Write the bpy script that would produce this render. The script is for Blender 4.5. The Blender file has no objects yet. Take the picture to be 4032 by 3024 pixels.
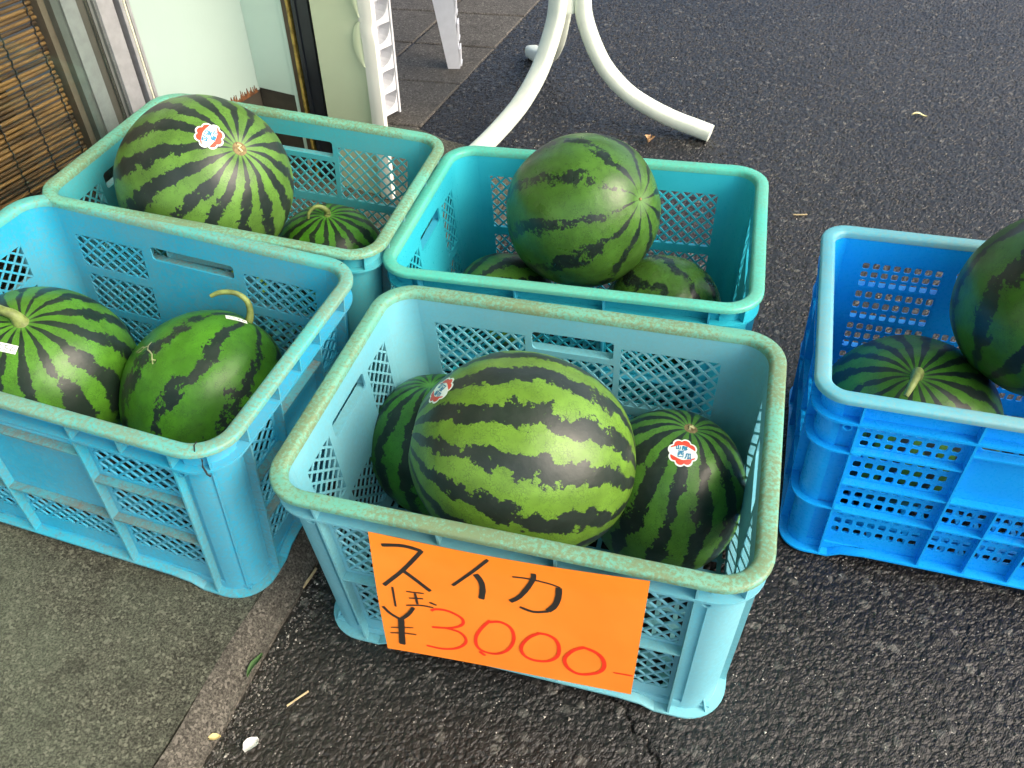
import bpy, bmesh, math, random
import numpy as np
from mathutils import Vector, Matrix, noise as mnoise
R_ = math.radians
SC = bpy.context.scene
COL = SC.collection
random.seed(7)

# ------------------------------------------------------------------ camera, sky, sun, exposure
cam_d = bpy.data.cameras.new('camera'); cam = bpy.data.objects.new('camera', cam_d); COL.objects.link(cam)
cam.location = (0, 0, .944727); cam.rotation_euler = (R_(90 - 43.7973), 0, 0)
cam_d.sensor_width = 36; cam_d.lens = 3207.75 / 4032 * 36; cam_d.clip_start = .02; cam_d.clip_end = 400
SC.camera = cam
SUN_EL, SUN_AZ = 40, 118          # azimuth clockwise from +Y: high, behind the camera's right shoulder
world = bpy.data.worlds.new('World'); SC.world = world; world.use_nodes = True
wn = world.node_tree.nodes; wl = world.node_tree.links
sky = wn.new('ShaderNodeTexSky'); sky.sky_type = 'NISHITA'; sky.sun_disc = False
sky.sun_elevation = R_(SUN_EL); sky.sun_rotation = R_(SUN_AZ); sky.dust_density = 5; sky.air_density = 1.0; sky.ozone_density = .6
bg = wn['Background']; bg.inputs[1].default_value = .15
wl.new(sky.outputs[0], bg.inputs[0])
sun_d = bpy.data.lights.new('sun', 'SUN'); sun_d.energy = .5; sun_d.angle = R_(50); sun_d.color = (1, .96, .9)
sun = bpy.data.objects.new('sun', sun_d); COL.objects.link(sun)
sd = Vector((math.sin(R_(SUN_AZ)) * math.cos(R_(SUN_EL)), math.cos(R_(SUN_AZ)) * math.cos(R_(SUN_EL)), math.sin(R_(SUN_EL))))
sun.rotation_euler = sd.to_track_quat('Z', 'Y').to_euler()
vs = SC.view_settings; vs.view_transform = 'Standard'; vs.look = 'None'; vs.gamma = 1; vs.use_curve_mapping = False
vs.exposure = 1.52

# ------------------------------------------------------------------ small helpers
class MB:
    def __init__(s): s.v = []; s.f = []
    def add(s, vs_, fs):
        n = len(s.v); s.v += [tuple(p) for p in vs_]; s.f += [tuple(i + n for i in q) for q in fs]
    def box(s, x0, x1, y0, y1, z0, z1, M=None):
        p = [Vector((x, y, z)) for z in (z0, z1) for y in (y0, y1) for x in (x0, x1)]
        if M: p = [M @ q for q in p]
        s.add(p, [(0, 2, 3, 1), (4, 5, 7, 6), (0, 1, 5, 4), (2, 6, 7, 3), (0, 4, 6, 2), (1, 3, 7, 5)])
    def tube(s, pts, rad, n=10, flat=None, cap=True):
        """tube along pts; rad number or list; flat=(w,h,side vector) gives a flattened section"""
        P = [Vector(p) for p in pts]; k = len(P); base = len(s.v)
        up = Vector((0, 0, 1))
        for i, p in enumerate(P):
            t = (P[min(i + 1, k - 1)] - P[max(i - 1, 0)]).normalized()
            if flat: a = flat[2].normalized(); b = t.cross(a).normalized(); ra, rb = flat[0], flat[1]
            else:
                a = t.cross(up)
                if a.length < .05: a = t.cross(Vector((1, 0, 0)))
                a.normalize(); b = t.cross(a).normalized()
                ra = rb = rad[i] if isinstance(rad, (list, tuple)) else rad
            for j in range(n):
                an = 2 * math.pi * j / n; c, sn = math.cos(an), math.sin(an)
                if flat:
                    c = math.copysign(abs(c) ** .55, c); sn = math.copysign(abs(sn) ** .55, sn)
                s.v.append(tuple(p + a * (c * ra) + b * (sn * rb)))
        for i in range(k - 1):
            for j in range(n):
                s.f.append((base + i * n + j, base + i * n + (j + 1) % n, base + (i + 1) * n + (j + 1) % n, base + (i + 1) * n + j))
        if cap:
            s.f.append(tuple(base + j for j in range(n))[::-1]); s.f.append(tuple(base + (k - 1) * n + j for j in range(n)))
    def mesh(s, name, fn=None, smooth=None, recalc=True):
        me = bpy.data.meshes.new(name)
        v = [fn(p) for p in s.v] if fn else s.v
        me.from_pydata(v, [], s.f); me.update()
        if recalc:
            bm = bmesh.new(); bm.from_mesh(me); bmesh.ops.recalc_face_normals(bm, faces=bm.faces); bm.to_mesh(me); bm.free()
        if smooth is not None:
            me.polygons.foreach_set('use_smooth', [True] * len(me.polygons)); me.set_sharp_from_angle(angle=R_(smooth))
        return me

def link(name, me, mat=None, parent=None, M=None):
    o = bpy.data.objects.new(name, me); COL.objects.link(o)
    if me is not None and mat is not None:
        if not me.materials: me.materials.append(None)
        o.material_slots[0].link = 'OBJECT'; o.material_slots[0].material = mat
    if parent: o.parent = parent
    if M is not None: o.matrix_local = M
    return o
def tag(o, label=None, cat=None, group=None, kind=None):
    if label: o['label'] = label
    if cat: o['category'] = cat
    if group: o['group'] = group
    if kind: o['kind'] = kind
    return o
def empty(name, label, cat, M=None, group=None):
    o = bpy.data.objects.new(name, None); COL.objects.link(o); o.empty_display_size = .05
    if M is not None: o.matrix_local = M
    return tag(o, label, cat, group)

# ------------------------------------------------------------------ node helpers
class NT:
    def __init__(s, name):
        s.m = bpy.data.materials.new(name); s.m.use_nodes = True; s.t = s.m.node_tree
        s.n = s.t.nodes; s.l = s.t.links; s.p = s.n['Principled BSDF']; s.out = s.n['Material Output']
    def new(s, ty, **kw):
        x = s.n.new(ty)
        for k, v in kw.items(): setattr(x, k, v)
        return x
    def put(s, sock, v):
        if hasattr(v, 'is_linked') or isinstance(v, bpy.types.NodeSocket): s.l.new(v, sock)
        elif v is not None: sock.default_value = v
    def math(s, op, a, b=None, c=None, clamp=False):
        x = s.new('ShaderNodeMath', operation=op, use_clamp=clamp); s.put(x.inputs[0], a)
        if b is not None: s.put(x.inputs[1], b)
        if c is not None: s.put(x.inputs[2], c)
        return x.outputs[0]
    def vmath(s, op, a, b=None):
        x = s.new('ShaderNodeVectorMath', operation=op); s.put(x.inputs[0], a)
        if b is not None: s.put(x.inputs[1], b)
        return x.outputs[0] if op not in ('LENGTH', 'DOT_PRODUCT') else x.outputs[1]
    def noise(s, vec, scale, detail=3, rough=.55, color=False, dist=0):
        x = s.new('ShaderNodeTexNoise'); s.put(x.inputs['Vector'], vec); x.inputs['Scale'].default_value = scale
        x.inputs['Detail'].default_value = detail; x.inputs['Roughness'].default_value = rough; x.inputs['Distortion'].default_value = dist
        return x.outputs['Color' if color else 'Fac']
    def voro(s, vec, scale, feature='F1', out='Distance', rnd=1, smooth=None):
        x = s.new('ShaderNodeTexVoronoi', feature=feature); s.put(x.inputs['Vector'], vec); x.inputs['Scale'].default_value = scale
        x.inputs['Randomness'].default_value = rnd
        return x.outputs[out]
    def sstep(s, v, a, b, o0=0, o1=1):
        x = s.new('ShaderNodeMapRange', interpolation_type='SMOOTHSTEP'); s.put(x.inputs[0], v)
        x.inputs[1].default_value = a; x.inputs[2].default_value = b; x.inputs[3].default_value = o0; x.inputs[4].default_value = o1
        return x.outputs[0]
    def mix(s, f, a, b, mode='MIX'):
        x = s.new('ShaderNodeMix', data_type='RGBA', blend_type=mode); s.put(x.inputs[0], f)
        for k, v in ((6, a), (7, b)): s.put(x.inputs[k], (*v, 1) if isinstance(v, tuple) and len(v) == 3 else v)
        return x.outputs[2]
    def sep(s, v):
        x = s.new('ShaderNodeSeparateXYZ'); s.put(x.inputs[0], v); return x.outputs
    def coord(s, kind='Object'):
        return s.new('ShaderNodeTexCoord').outputs[kind]
    def bump(s, h, strength=.3, dist=.002, prev=None):
        x = s.new('ShaderNodeBump'); s.put(x.inputs['Height'], h); x.inputs['Strength'].default_value = strength; x.inputs['Distance'].default_value = dist
        if prev is not None: s.l.new(prev, x.inputs['Normal'])
        return x.outputs[0]
    def fin(s, col, rough=.5, normal=None, spec=.5, metal=0):
        s.put(s.p.inputs['Base Color'], (*col, 1) if isinstance(col, tuple) and len(col) == 3 else col)
        s.put(s.p.inputs['Roughness'], rough); s.put(s.p.inputs['Specular IOR Level'], spec); s.put(s.p.inputs['Metallic'], metal)
        if normal is not None: s.l.new(normal, s.p.inputs['Normal'])
        return s.m
def offset(N, vec, seed):
    return N.vmath('ADD', vec, (seed * 3.17 % 17, seed * 7.31 % 23, seed * 1.93 % 11))
def plain(name, col, rough=.5, metal=0, spec=.5, var=.12, scale=30, bump=0):
    N = NT(name); c = N.coord()
    n = N.noise(c, scale, 4, .6)
    k = N.sstep(n, .3, .7)
    a = tuple(x * (1 - var) for x in col); b = tuple(min(1, x * (1 + var)) for x in col)
    nr = N.bump(N.noise(c, scale * 6, 3), bump, .001) if bump else None
    return N.fin(N.mix(k, a, b), N.math('ADD', N.math('MULTIPLY', n, .15), rough - .07), nr, spec, metal)

# ------------------------------------------------------------------ ground planes: slab falls to the right, asphalt rises to the right
SP = (-.0022295, -.0562933, .00281195); RP = (.00222419, .0475529, -.00373198)
def zs(x, y): return SP[0] + SP[1] * x + SP[2] * y
def zr(x, y): return RP[0] + RP[1] * x + RP[2] * y
def seam_x(y): return -.303 + .32 * (y - .53)

# ------------------------------------------------------------------ ground materials
def mat_asphalt():
    N = NT('asphalt'); c = N.coord()
    warp = N.vmath('ADD', c, N.vmath('SCALE', N.vmath('SUBTRACT', N.noise(c, 90, 2, .5, True), (.5, .5, .5)), None))
    sc = warp.node; sc.inputs[1].links[0].from_node.inputs['Scale'].default_value = .012
    v1 = N.voro(warp, 150); vc = N.voro(warp, 150, out='Color')
    v2 = N.voro(warp, 62); vc2 = N.voro(warp, 62, out='Color')
    r1 = N.sep(vc); r2 = N.sep(vc2)
    fine = N.noise(c, 520, 4, .7)
    big = N.noise(c, 2.3, 3, .6)
    base = N.mix(N.sstep(big, .35, .65), (.0085, .0082, .0082), (.014, .0128, .0115))
    stone = N.mix(r1[1], (.014, .0135, .0135), (.060, .056, .051))
    m1 = N.math('MULTIPLY', N.sstep(r1[0], .60, .85), N.sstep(v1, .42, .28))
    col = N.mix(m1, base, stone)
    stone2 = N.mix(r2[1], (.036, .037, .034), (.090, .086, .076))
    m2 = N.math('MULTIPLY', N.sstep(r2[0], .74, .84), N.sstep(v2, .42, .30))
    col = N.mix(m2, col, stone2)
    v3 = N.voro(c, 330); r3 = N.sep(N.voro(c, 330, out='Color'))
    col = N.mix(N.math('MULTIPLY', N.sstep(r3[0], .955, .965), N.sstep(v3, .34, .2)), col, (.36, .34, .30))
    col = N.mix(N.math('MULTIPLY', N.sstep(fine, .35, .75), .5), col, N.mix(.5, col, (.004, .004, .004)))
    # dusty, browner patch near the slab
    x = N.sep(c)
    dust = N.math('MULTIPLY', N.sstep(N.math('ADD', x[0], N.math('MULTIPLY', big, .35)), .25, -.25), N.sstep(x[1], 1.1, .2))
    col = N.mix(N.math('MULTIPLY', dust, N.sstep(fine, .2, .8, .25, .6)), col, (.036, .031, .022))
    h = N.math('ADD', N.math('MULTIPLY', N.sstep(v1, .55, .05), .7), N.math('ADD', N.math('MULTIPLY', fine, .9), N.math('MULTIPLY', N.sstep(v2, .6, .1), .8)))
    nr = N.bump(h, .45, .0016)
    return N.fin(col, N.sstep(fine, .2, .8, .32, .55), nr, .40)
def mat_concrete(name, light, dark, lichen, scale=420, tone=1.0):
    N = NT(name); c = N.coord()
    g = N.noise(c, scale, 3, .75); v = N.voro(c, scale * .8, out='Color'); r = N.sep(v)
    med = N.noise(c, 22, 4, .65); big = N.noise(c, 3.2, 4, .6)
    col = N.mix(N.sstep(g, .38, .62), dark, light)
    col = N.mix(N.math('MULTIPLY', N.sstep(r[0], .78, .95), .7), col, tuple(min(1, t * 1.7) for t in light))
    col = N.mix(N.math('MULTIPLY', N.sstep(r[1], .8, .95), .75), col, tuple(t * .5 for t in dark))
    col = N.mix(N.math('MULTIPLY', N.sstep(big, .40, .66), N.sstep(g, .3, .75, .15, .65)), col, lichen)
    col = N.mix(N.math('MULTIPLY', N.sstep(med, .5, .75), .55), col, tuple(t * .62 for t in dark))
    nr = N.bump(N.math('ADD', g, N.math('MULTIPLY', med, .8)), .55, .002)
    return N.fin(col, .85, nr, .25)
M_ASPH = mat_asphalt()
M_SLAB = mat_concrete('slab_concrete', (.096, .098, .074), (.024, .025, .018), (.110, .136, .096))
M_PAVE = mat_concrete('paver_concrete', (.118, .108, .094), (.048, .044, .038), (.076, .071, .061), 330)
M_KERB = mat_concrete('kerb_concrete', (.098, .090, .076), (.032, .030, .024), (.085, .082, .066), 420)

# ------------------------------------------------------------------ ground
def sheet(name, pts, fn, mat, thick=.06):
    mb = MB(); n = len(pts)
    mb.add([(x, y, fn(x, y)) for x, y in pts] + [(x, y, fn(x, y) - thick) for x, y in pts],
           [tuple(range(n)), tuple(range(n, 2 * n))[::-1]] + [(i, (i + 1) % n, n + (i + 1) % n, n + i) for i in range(n)])
    return link(name, mb.mesh(name), mat)
asph = MB()
asph.add([(x, y, zr(x, y) - .004) for x, y in ((-40, -40), (60, -40), (60, 60), (-40, 60))], [(0, 1, 2, 3)])
tag(link('asphalt_ground', asph.mesh('asphalt_ground'), M_ASPH), 'dark asphalt ground reaching far beyond the crates', kind='structure')
def relief(nx=860, ny=900):
    rng = np.random.default_rng(11)
    t = np.linspace(0, 1, ny); y = .16 * (3.6 / .16) ** t if False else .16 + (3.5 - .16) * (t * .42 + .58 * t * t)
    u = np.linspace(0, 1, nx)
    x0 = -.52 - .02 * y; x1 = .42 + .52 * y
    X = x0[:, None] + (x1 - x0)[:, None] * u[None, :]; Y = np.repeat(y[:, None], nx, 1)
    Z = np.zeros_like(X)
    def domes(pitch, hmax, keep, seed, power):
        N = 4096; r = np.random.default_rng(seed); jx, jy, hh, rr = r.random(N), r.random(N), r.random(N), r.random(N)
        cx, cy = np.floor(X / pitch).astype(int), np.floor(Y / pitch).astype(int); out = np.zeros_like(X)
        for dx in (-1, 0, 1):
            for dy in (-1, 0, 1):
                k = ((cx + dx) * 1327 + (cy + dy) * 3571 + ((cx + dx) * (cy + dy)) * 17) % N
                px, py = (cx + dx + .5 + (jx[k] - .5) * .9) * pitch, (cy + dy + .5 + (jy[k] - .5) * .9) * pitch
                a = rr[k] * 6.283; ex, ey = (X - px), (Y - py)
                qx, qy = ex * np.cos(a) + ey * np.sin(a), (-ex * np.sin(a) + ey * np.cos(a)) * (1 + .6 * jx[k])
                d = np.sqrt(qx * qx + qy * qy) / (pitch * (.45 + .30 * jy[k]))
                dome = np.clip(1 - d ** power, 0, 1) ** .6 * hmax * (.25 + .75 * hh[k]) * (hh[k] < keep)
                out = np.maximum(out, dome)
        return out
    far = np.clip((Y - .9) / 1.6, 0, 1)
    Z += domes(.0062, .0024, 1.0, 3, 2.2); Z = np.maximum(Z, domes(.0130, .0040, .42, 5, 2.6)); Z += .0006 * rng.random(X.shape)
    Z *= .8 + .7 * far
    # a crack running out from under the front crate
    px = np.array([.112, .118, .135, .140, .152, .160, .172]); py = np.array([.475, .445, .425, .402, .392, .372, .350])
    cx = np.interp(Y, py[::-1], px[::-1]) + .0025 * np.sin(Y * 310) + .0012 * np.sin(Y * 830)
    Z -= .0045 * np.clip(1 - np.abs(X - cx) / .0022, 0, 1) * (Y > .30) * (Y < .475)
    V = np.stack([X, Y, RP[0] + RP[1] * X + RP[2] * Y - .0012 + Z], -1).reshape(-1, 3).astype(np.float32)
    i = np.arange((ny - 1) * (nx - 1)); rr_, cc = i // (nx - 1), i % (nx - 1); a = rr_ * nx + cc
    F = np.stack([a, a + 1, a + nx + 1, a + nx], -1).astype(np.int32)
    me = bpy.data.meshes.new('asphalt_surface'); me.vertices.add(len(V)); me.vertices.foreach_set('co', V.ravel())
    me.loops.add(F.size); me.loops.foreach_set('vertex_index', F.ravel())
    me.polygons.add(len(F)); me.polygons.foreach_set('loop_start', np.arange(0, F.size, 4, dtype=np.int32))
    me.update(calc_edges=True); me.polygons.foreach_set('use_smooth', np.zeros(len(F), dtype=bool))
    return me
tag(link('asphalt_surface', relief(), M_ASPH), 'rough dark asphalt with pale aggregate chips', kind='structure')
KW = .030
yb = lambda x: 1.795 - .55 * (x + .11)
slab_pts = [(-3.5, -3), (seam_x(-3) - KW, -3), (seam_x(1.705) - KW, 1.705 + .03), (-.16, yb(-.16)), (-.2245, 1.868), (-.28, 1.880), (-1.0, 1.885), (-3.5, 1.885)]
tag(sheet('concrete_slab', slab_pts, zs, M_SLAB), 'speckled grey concrete slab in front of the shop', kind='structure')
# worn kerb strip on the slab's edge: slopes from the slab down to the asphalt
kb = MB(); prev = None
yy = -3.0
while yy < 1.74:
    w = .006 * mnoise.noise(Vector((yy * 9, 0, 0))); w2 = .004 * mnoise.noise(Vector((yy * 23, 5, 0)))
    xo = seam_x(yy) + w2; xi = seam_x(yy) - KW - .006 + w
    row = []
    for t, dz in ((0, .0005), (.3, .0018), (.62, .001), (.85, -.001), (1.0, .003)):
        x = xi + (xo - xi) * t; e = t ** 1.5
        row.append((x, yy, zs(x, yy) * (1 - e) + (zr(x, yy) + .004) * e + dz))
    row.append((xo + .002, yy, zr(xo, yy) - .03)); row.insert(0, (xi, yy, zs(xi, yy) - .02))
    n = len(kb.v); kb.v += row
    if prev is not None: kb.f += [(prev + i, prev + i + 1, n + i + 1, n + i) for i in range(len(row) - 1)]
    prev = n; yy += .02
tag(link('kerb', kb.mesh('kerb', smooth=50), M_KERB), 'worn pinkish kerb strip between the slab and the asphalt', kind='structure')
# pavers behind, one object each
zp = lambda x, y: zr(x, y) + .005
pav = MB()
pav.add([(x, y, zp(x, y) - .012) for x, y in ((-1.2, 2.19), (-.232, 1.93), (.36, 3.5), (-.6, 3.8))], [(0, 1, 2, 3)])
paving = tag(link('paving', pav.mesh('paving'), plain('paving_bed', (.030, .028, .024), .9)), 'concrete flagstone paving beside the asphalt', kind='structure')
edge_x = lambda y: -.2326 + .369 * (y - 1.939)
PA = Vector((.0905, .2445)); PB = Vector((-.248, .0695)); P0 = Vector((-.2326, 1.939))
for r in range(-1, 6):
    for c in range(4):
        o = P0 + PA * r + PB * c; ga, gb = PA * .012, PB * .012
        q = [o + PB - gb + ga, o + ga + (gb if c else gb * 0), o + PA - ga + (gb if c else gb * 0), o + PA + PB - ga - gb]
        if r < 0: q = [p + PA * (.55 if i < 2 else 0) for i, p in enumerate(q)]
        dz = random.uniform(-.0012, .0012); ctr = sum(q, Vector((0, 0))) / 4
        top = [ctr + (p - ctr) * .968 for p in q]
        mb = MB()
        mb.add([(p.x, p.y, zp(*p) + dz) for p in top] + [(p.x, p.y, zp(*p) + dz - .003) for p in q] + [(p.x, p.y, zp(*p) - .04) for p in q],
               [(0, 1, 2, 3)] + [(i, (i + 1) % 4, 4 + (i + 1) % 4, 4 + i)[::-1] for i in range(4)] + [(4 + i, 4 + (i + 1) % 4, 8 + (i + 1) % 4, 8 + i)[::-1] for i in range(4)])
        link('paver', mb.mesh('paver'), M_PAVE, paving)

# ------------------------------------------------------------------ building at the left
KD = Vector((.48, 1, 0)).normalized()            # along the shop front, away from the camera
KN = Vector((KD.y, -KD.x, 0))                    # out of the wall, to the right
def wallM(p): return Matrix(((KD.x, KN.x, 0, p[0]), (KD.y, KN.y, 0, p[1]), (0, 0, 1, 0), (0, 0, 0, 1)))
CORN = Vector((-.5363, 1.6794, 0))
WM = wallM(CORN)                                  # local x: along the wall (negative = to the camera), y: out, z up
def wx(p): return (Vector((p[0], p[1], 0)) - CORN).dot(KD)
def wall_paint(name, col, stain):
    N = NT(name); c = N.coord()
    b = N.noise(c, 5, 4, .6); f = N.noise(c, 180, 3, .6); s = N.noise(c, 38, 5, .75)
    k = N.mix(N.sstep(b, .3, .7), tuple(x * .96 for x in col), col)
    k = N.mix(N.math('MULTIPLY', N.sstep(s, .68, .74), .6), k, stain)
    return N.fin(k, .55, N.bump(f, .15, .001), .3)
M_WALL = wall_paint('wall_mint_paint', (.36, .46, .42), (.26, .27, .22))
M_WALL2 = wall_paint('return_wall_paint', (.52, .66, .57), (.36, .37, .29))
M_BASEB = plain('skirting_brown', (.050, .042, .030), .75, var=.25, scale=20)
M_ALU = plain('aluminium', (.48, .48, .50), .42, .6, var=.08, scale=60)
M_ALUD = plain('aluminium_dark_rail', (.20, .215, .205), .45, .5)  # darker, slightly greenish metal for the rail channels
M_BLACK = plain('black_rubber', (.008, .008, .009), .6)
M_CREAM = plain('old_sealant', (.62, .60, .46), .7, var=.2, scale=80)
M_BRONZE = plain('bronze_frame', (.075, .052, .032), .45, .3)
M_GOLD = plain('gold_bead', (.30, .22, .05), .5, .2, var=.4, scale=90)
M_NAVY = plain('dark_blue_post', (.010, .013, .018), .38)
def eave_mat():
    N = NT('ribbed_green_roofing'); N.fin((.50, .66, .54), .6)
    tb = N.new('ShaderNodeBsdfTranslucent'); tb.inputs[0].default_value = (.58, .80, .62, 1)
    mx = N.new('ShaderNodeMixShader'); mx.inputs[0].default_value = .55
    N.l.new(N.p.outputs[0], mx.inputs[1]); N.l.new(tb.outputs[0], mx.inputs[2]); N.l.new(mx.outputs[0], N.out.inputs[0])
    return N.m
bld = empty('shop_building', 'shop front with white wall, brown skirting and dark door post', 'building', WM)
def part(name, boxes, mat, parent=bld, smooth=None):
    mb = MB()
    for b in boxes: mb.box(*b)
    return link(name, mb.mesh(name), mat, parent)
sA = wx((-.6514, 1.4397))
part('wall', [(sA, .0995, -.10, 0, .20, 2.6)], M_WALL)
part('skirting', [(sA, .0995, -.10, -.002, -.05, .1998)], M_BASEB)
# torn lower edge of the wall paint showing brown fibres
tr = MB()
for i in range(26):
    s0 = -.005 - .0042 * i; hgt = random.uniform(.004, .020) * (1.0 if i < 22 else .5)
    tr.add([(s0, .0015, .197), (s0 - .006, .0015, .197), (s0 - .003 + random.uniform(-.003, .003), .0015, .2 + hgt),
            (s0, -.004, .197), (s0 - .006, -.004, .197), (s0 - .003, -.004, .2 + hgt)], [(0, 1, 2), (0, 2, 5, 3), (1, 4, 5, 2)])
link('torn_edge', tr.mesh('torn_edge'), plain('torn_fibre', (.16, .062, .022), .9, var=.5, scale=120), bld)
RW = .095
part('return_wall', [(.0, .10, .0005, RW, .205, 2.6)], M_WALL2)
part('return_skirting', [(.003, .10, .0005, RW - .003, -.05, .2048)], M_BASEB)
part('corner_bead', [(-.002, .10, RW, RW + .010, -.05, 2.6)], M_WALL2)
part('door_post', [(-.004, .10, RW + .0105, RW + .022, -.05, 2.6)], M_BRONZE)
part('gold_bead', [(-.006, .10, RW + .0225, RW + .027, -.05, 2.6)], M_GOLD)
part('gasket', [(.004, .10, RW + .0275, RW + .036, -.05, 2.6)], M_BLACK)
part('dark_post', [(-.006, .10, RW + .0365, RW + .045, -.05, 2.6), (-.003, .10, RW + .0455, RW + .073, -.05, 2.6)], M_NAVY)
part('eave', [(-2.6, 1.6, -.10, 1.9, 2.32, 2.325)], eave_mat())
part('upper_wall', [(-3.2, sA - .001, -.10, -.002, 2.05, 2.6), (-3.2, -1.5, -.10, -.002, -.05, 2.048)], M_WALL)
# room behind the glass
part('room_wall', [(-1.6, sA - .02, -.42, -.40, -.05, 2.1), (-1.6, -1.58, -.399, -.11, -.05, 2.1), (-1.6, .2, -.399, -.10, 2.11, 2.13)], plain('room_dark', (.035, .025, .016), .9))
# sliding glass door
door = empty('sliding_glass_door', 'aluminium sliding glass door beside the white wall', 'door', WM)
def dpart(name, boxes, mat): return part(name, boxes, mat, door)
sg = [-.2644, -.281, -.290, -.3216, -.3271, -.3503, -.3778, -.3943, -.4059]
dpart('trim', [(-.2705, -.2646, -.09, .005, .03, 2.05), (sg[1], -.2709, -.09, .001, .03, 2.05)], M_ALU)
dpart('sealant', [(-.2745, -.2715, -.001, .0032, .03, 2.05)], M_CREAM)
dpart('gasket', [(sg[2], sg[1] - .0003, -.09, -.014, .03, 2.05)], M_BLACK)
dpart('stile', [(sg[3], sg[2] - .0003, -.09, -.003, .03, 2.05)], M_ALU)
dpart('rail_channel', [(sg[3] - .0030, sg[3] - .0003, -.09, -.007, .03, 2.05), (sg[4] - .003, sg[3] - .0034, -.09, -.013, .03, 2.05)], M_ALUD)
dpart('rear_panel', [(sg[5] - .004, sg[4] - .0034, -.09, -.024, .03, 2.05)], plain('jamb_dark', (.10, .088, .075), .6))  # dark grey-brown strip between the two stiles
dpart('stile', [(sg[6], sg[5], -.0235, -.0145, .03, 2.05)], M_ALU)
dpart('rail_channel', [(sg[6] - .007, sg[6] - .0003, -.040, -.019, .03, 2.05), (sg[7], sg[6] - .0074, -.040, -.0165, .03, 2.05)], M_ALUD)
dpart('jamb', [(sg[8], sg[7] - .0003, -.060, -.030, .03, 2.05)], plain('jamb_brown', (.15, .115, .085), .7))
dpart('sill', [(-1.5, sg[1], -.10, .006, -.05, .0295)], M_ALU)
G = NT('door_glass')
tr_ = G.new('ShaderNodeBsdfTransparent'); tr_.inputs[0].default_value = (.90, .94, .92, 1)
gl_ = G.new('ShaderNodeBsdfGlossy'); gl_.inputs['Roughness'].default_value = .04
fr_ = G.new('ShaderNodeFresnel'); fr_.inputs[0].default_value = 1.33
ms_ = G.new('ShaderNodeMixShader'); G.l.new(fr_.outputs[0], ms_.inputs[0]); G.l.new(tr_.outputs[0], ms_.inputs[1]); G.l.new(gl_.outputs[0], ms_.inputs[2])
G.l.new(ms_.outputs[0], G.out.inputs[0])
dpart('glass_pane', [(-1.49, sg[5] + .015, -.0128, -.0098, .03, 2.04)], G.m)
# bamboo blind hanging behind the glass
def bamboo():
    N = NT('bamboo'); c = N.coord(); x = N.sep(c)
    row = N.math('FLOOR', N.math('MULTIPLY', x[2], 1 / .0078))
    comb = N.new('ShaderNodeCombineXYZ'); N.put(comb.inputs[0], N.math('MULTIPLY', x[0], 5.0)); N.put(comb.inputs[1], row)
    n = N.noise(comb.outputs[0], 1.3, 2, .5); n2 = N.noise(c, 60, 3)
    col = N.mix(N.sstep(n, .32, .62), (.045, .021, .008), (.28, .145, .045))
    return N.fin(N.mix(N.math('MULTIPLY', n2, .4), col, (.11, .06, .025)), .6, None, .3)
blind = empty('bamboo_blind', 'brown bamboo slat blind behind the glass door', 'blind', WM)
sl = MB(); z = .05
while z < 2.0:
    jit = random.uniform(-.0012, .0012)
    r = random.uniform(.0026, .0034)
    y0 = -.047 + random.uniform(-.001, .001)
    sl.tube([(-1.45, y0, z + jit), (-.47, y0, z - jit * .5), (-.4065 + random.uniform(-.004, .0), y0, z - jit)], r, 6)
    z += .0078
tag(link('slats', sl.mesh('slats', recalc=False), bamboo(), blind), kind='stuff')
for cx in (-.4195, -.479, -.541, -.602, -.664, -.725, -.85):
    mb = MB(); z = .04; p = []
    while z < 2.0: p.append((cx + .0012 * math.sin(z * 400), -.0425 + .0012 * math.cos(z * 400), z)); z += .004
    mb.tube(p, .0013, 5); link('cord', mb.mesh('cord', recalc=False), M_BLACK, blind)

# pale green panel with white edge, standing past the dark post
PN = Vector((1, -.42, 0)).normalized(); PP = Vector((-.3830, 1.596, 0))
PM = Matrix(((PN.x, PN.y, 0, PP.x), (PN.y, -PN.x, 0, PP.y), (0, 0, 1, 0), (0, 0, 0, 1)))   # x: to the right, y: towards the camera
M_PANEL = wall_paint('panel_pale_green', (.50, .56, .38), (.34, .34, .22))
M_EDGE = wall_paint('panel_white_edge', (.70, .69, .62), (.42, .40, .33))
panel = empty('door_panel', 'pale green panel with a white edge and dented rim', 'panel', PM)
def dent(z): return math.exp(-((z - .375) / .012) ** 2)
mb = MB(); zz = .02; prev = None
while zz < 1.9:
    d = dent(zz); row = [(.004, 0, zz), (.06, .0, zz), (.104 - .006 * d, 0.0005, zz), (.112 - .012 * d, .003 - .006 * d, zz), (.114 - .014 * d, -.03, zz), (.004, -.03, zz)]
    n = len(mb.v); mb.v += row
    if prev is not None: mb.f += [(prev + i, prev + i + 1, n + i + 1, n + i) for i in range(5)]
    prev = n; zz += .008 if zz < .6 else .2
link('face_sheet', mb.mesh('face_sheet', smooth=60), M_PANEL, panel)
mb = MB(); zz = .02; prev = None
while zz < 1.9:
    d = dent(zz); row = [(.1125 - .010 * d, .0055 - .004 * d, zz), (.121 - .006 * d, .007, zz), (.130, .0075, zz), (.140 - .004 * d, .005, zz), (.141, -.006, zz), (.115, -.03, zz)]
    n = len(mb.v); mb.v += row
    if prev is not None: mb.f += [(prev + i, prev + (i + 1) % 6, n + (i + 1) % 6, n + i) for i in range(6)]
    prev = n; zz += .008 if zz < .6 else .2
link('white_edge', mb.mesh('white_edge', smooth=35), M_EDGE, panel)
cb = MB()                                          # curled flap of the sheet beside the dent
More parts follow.
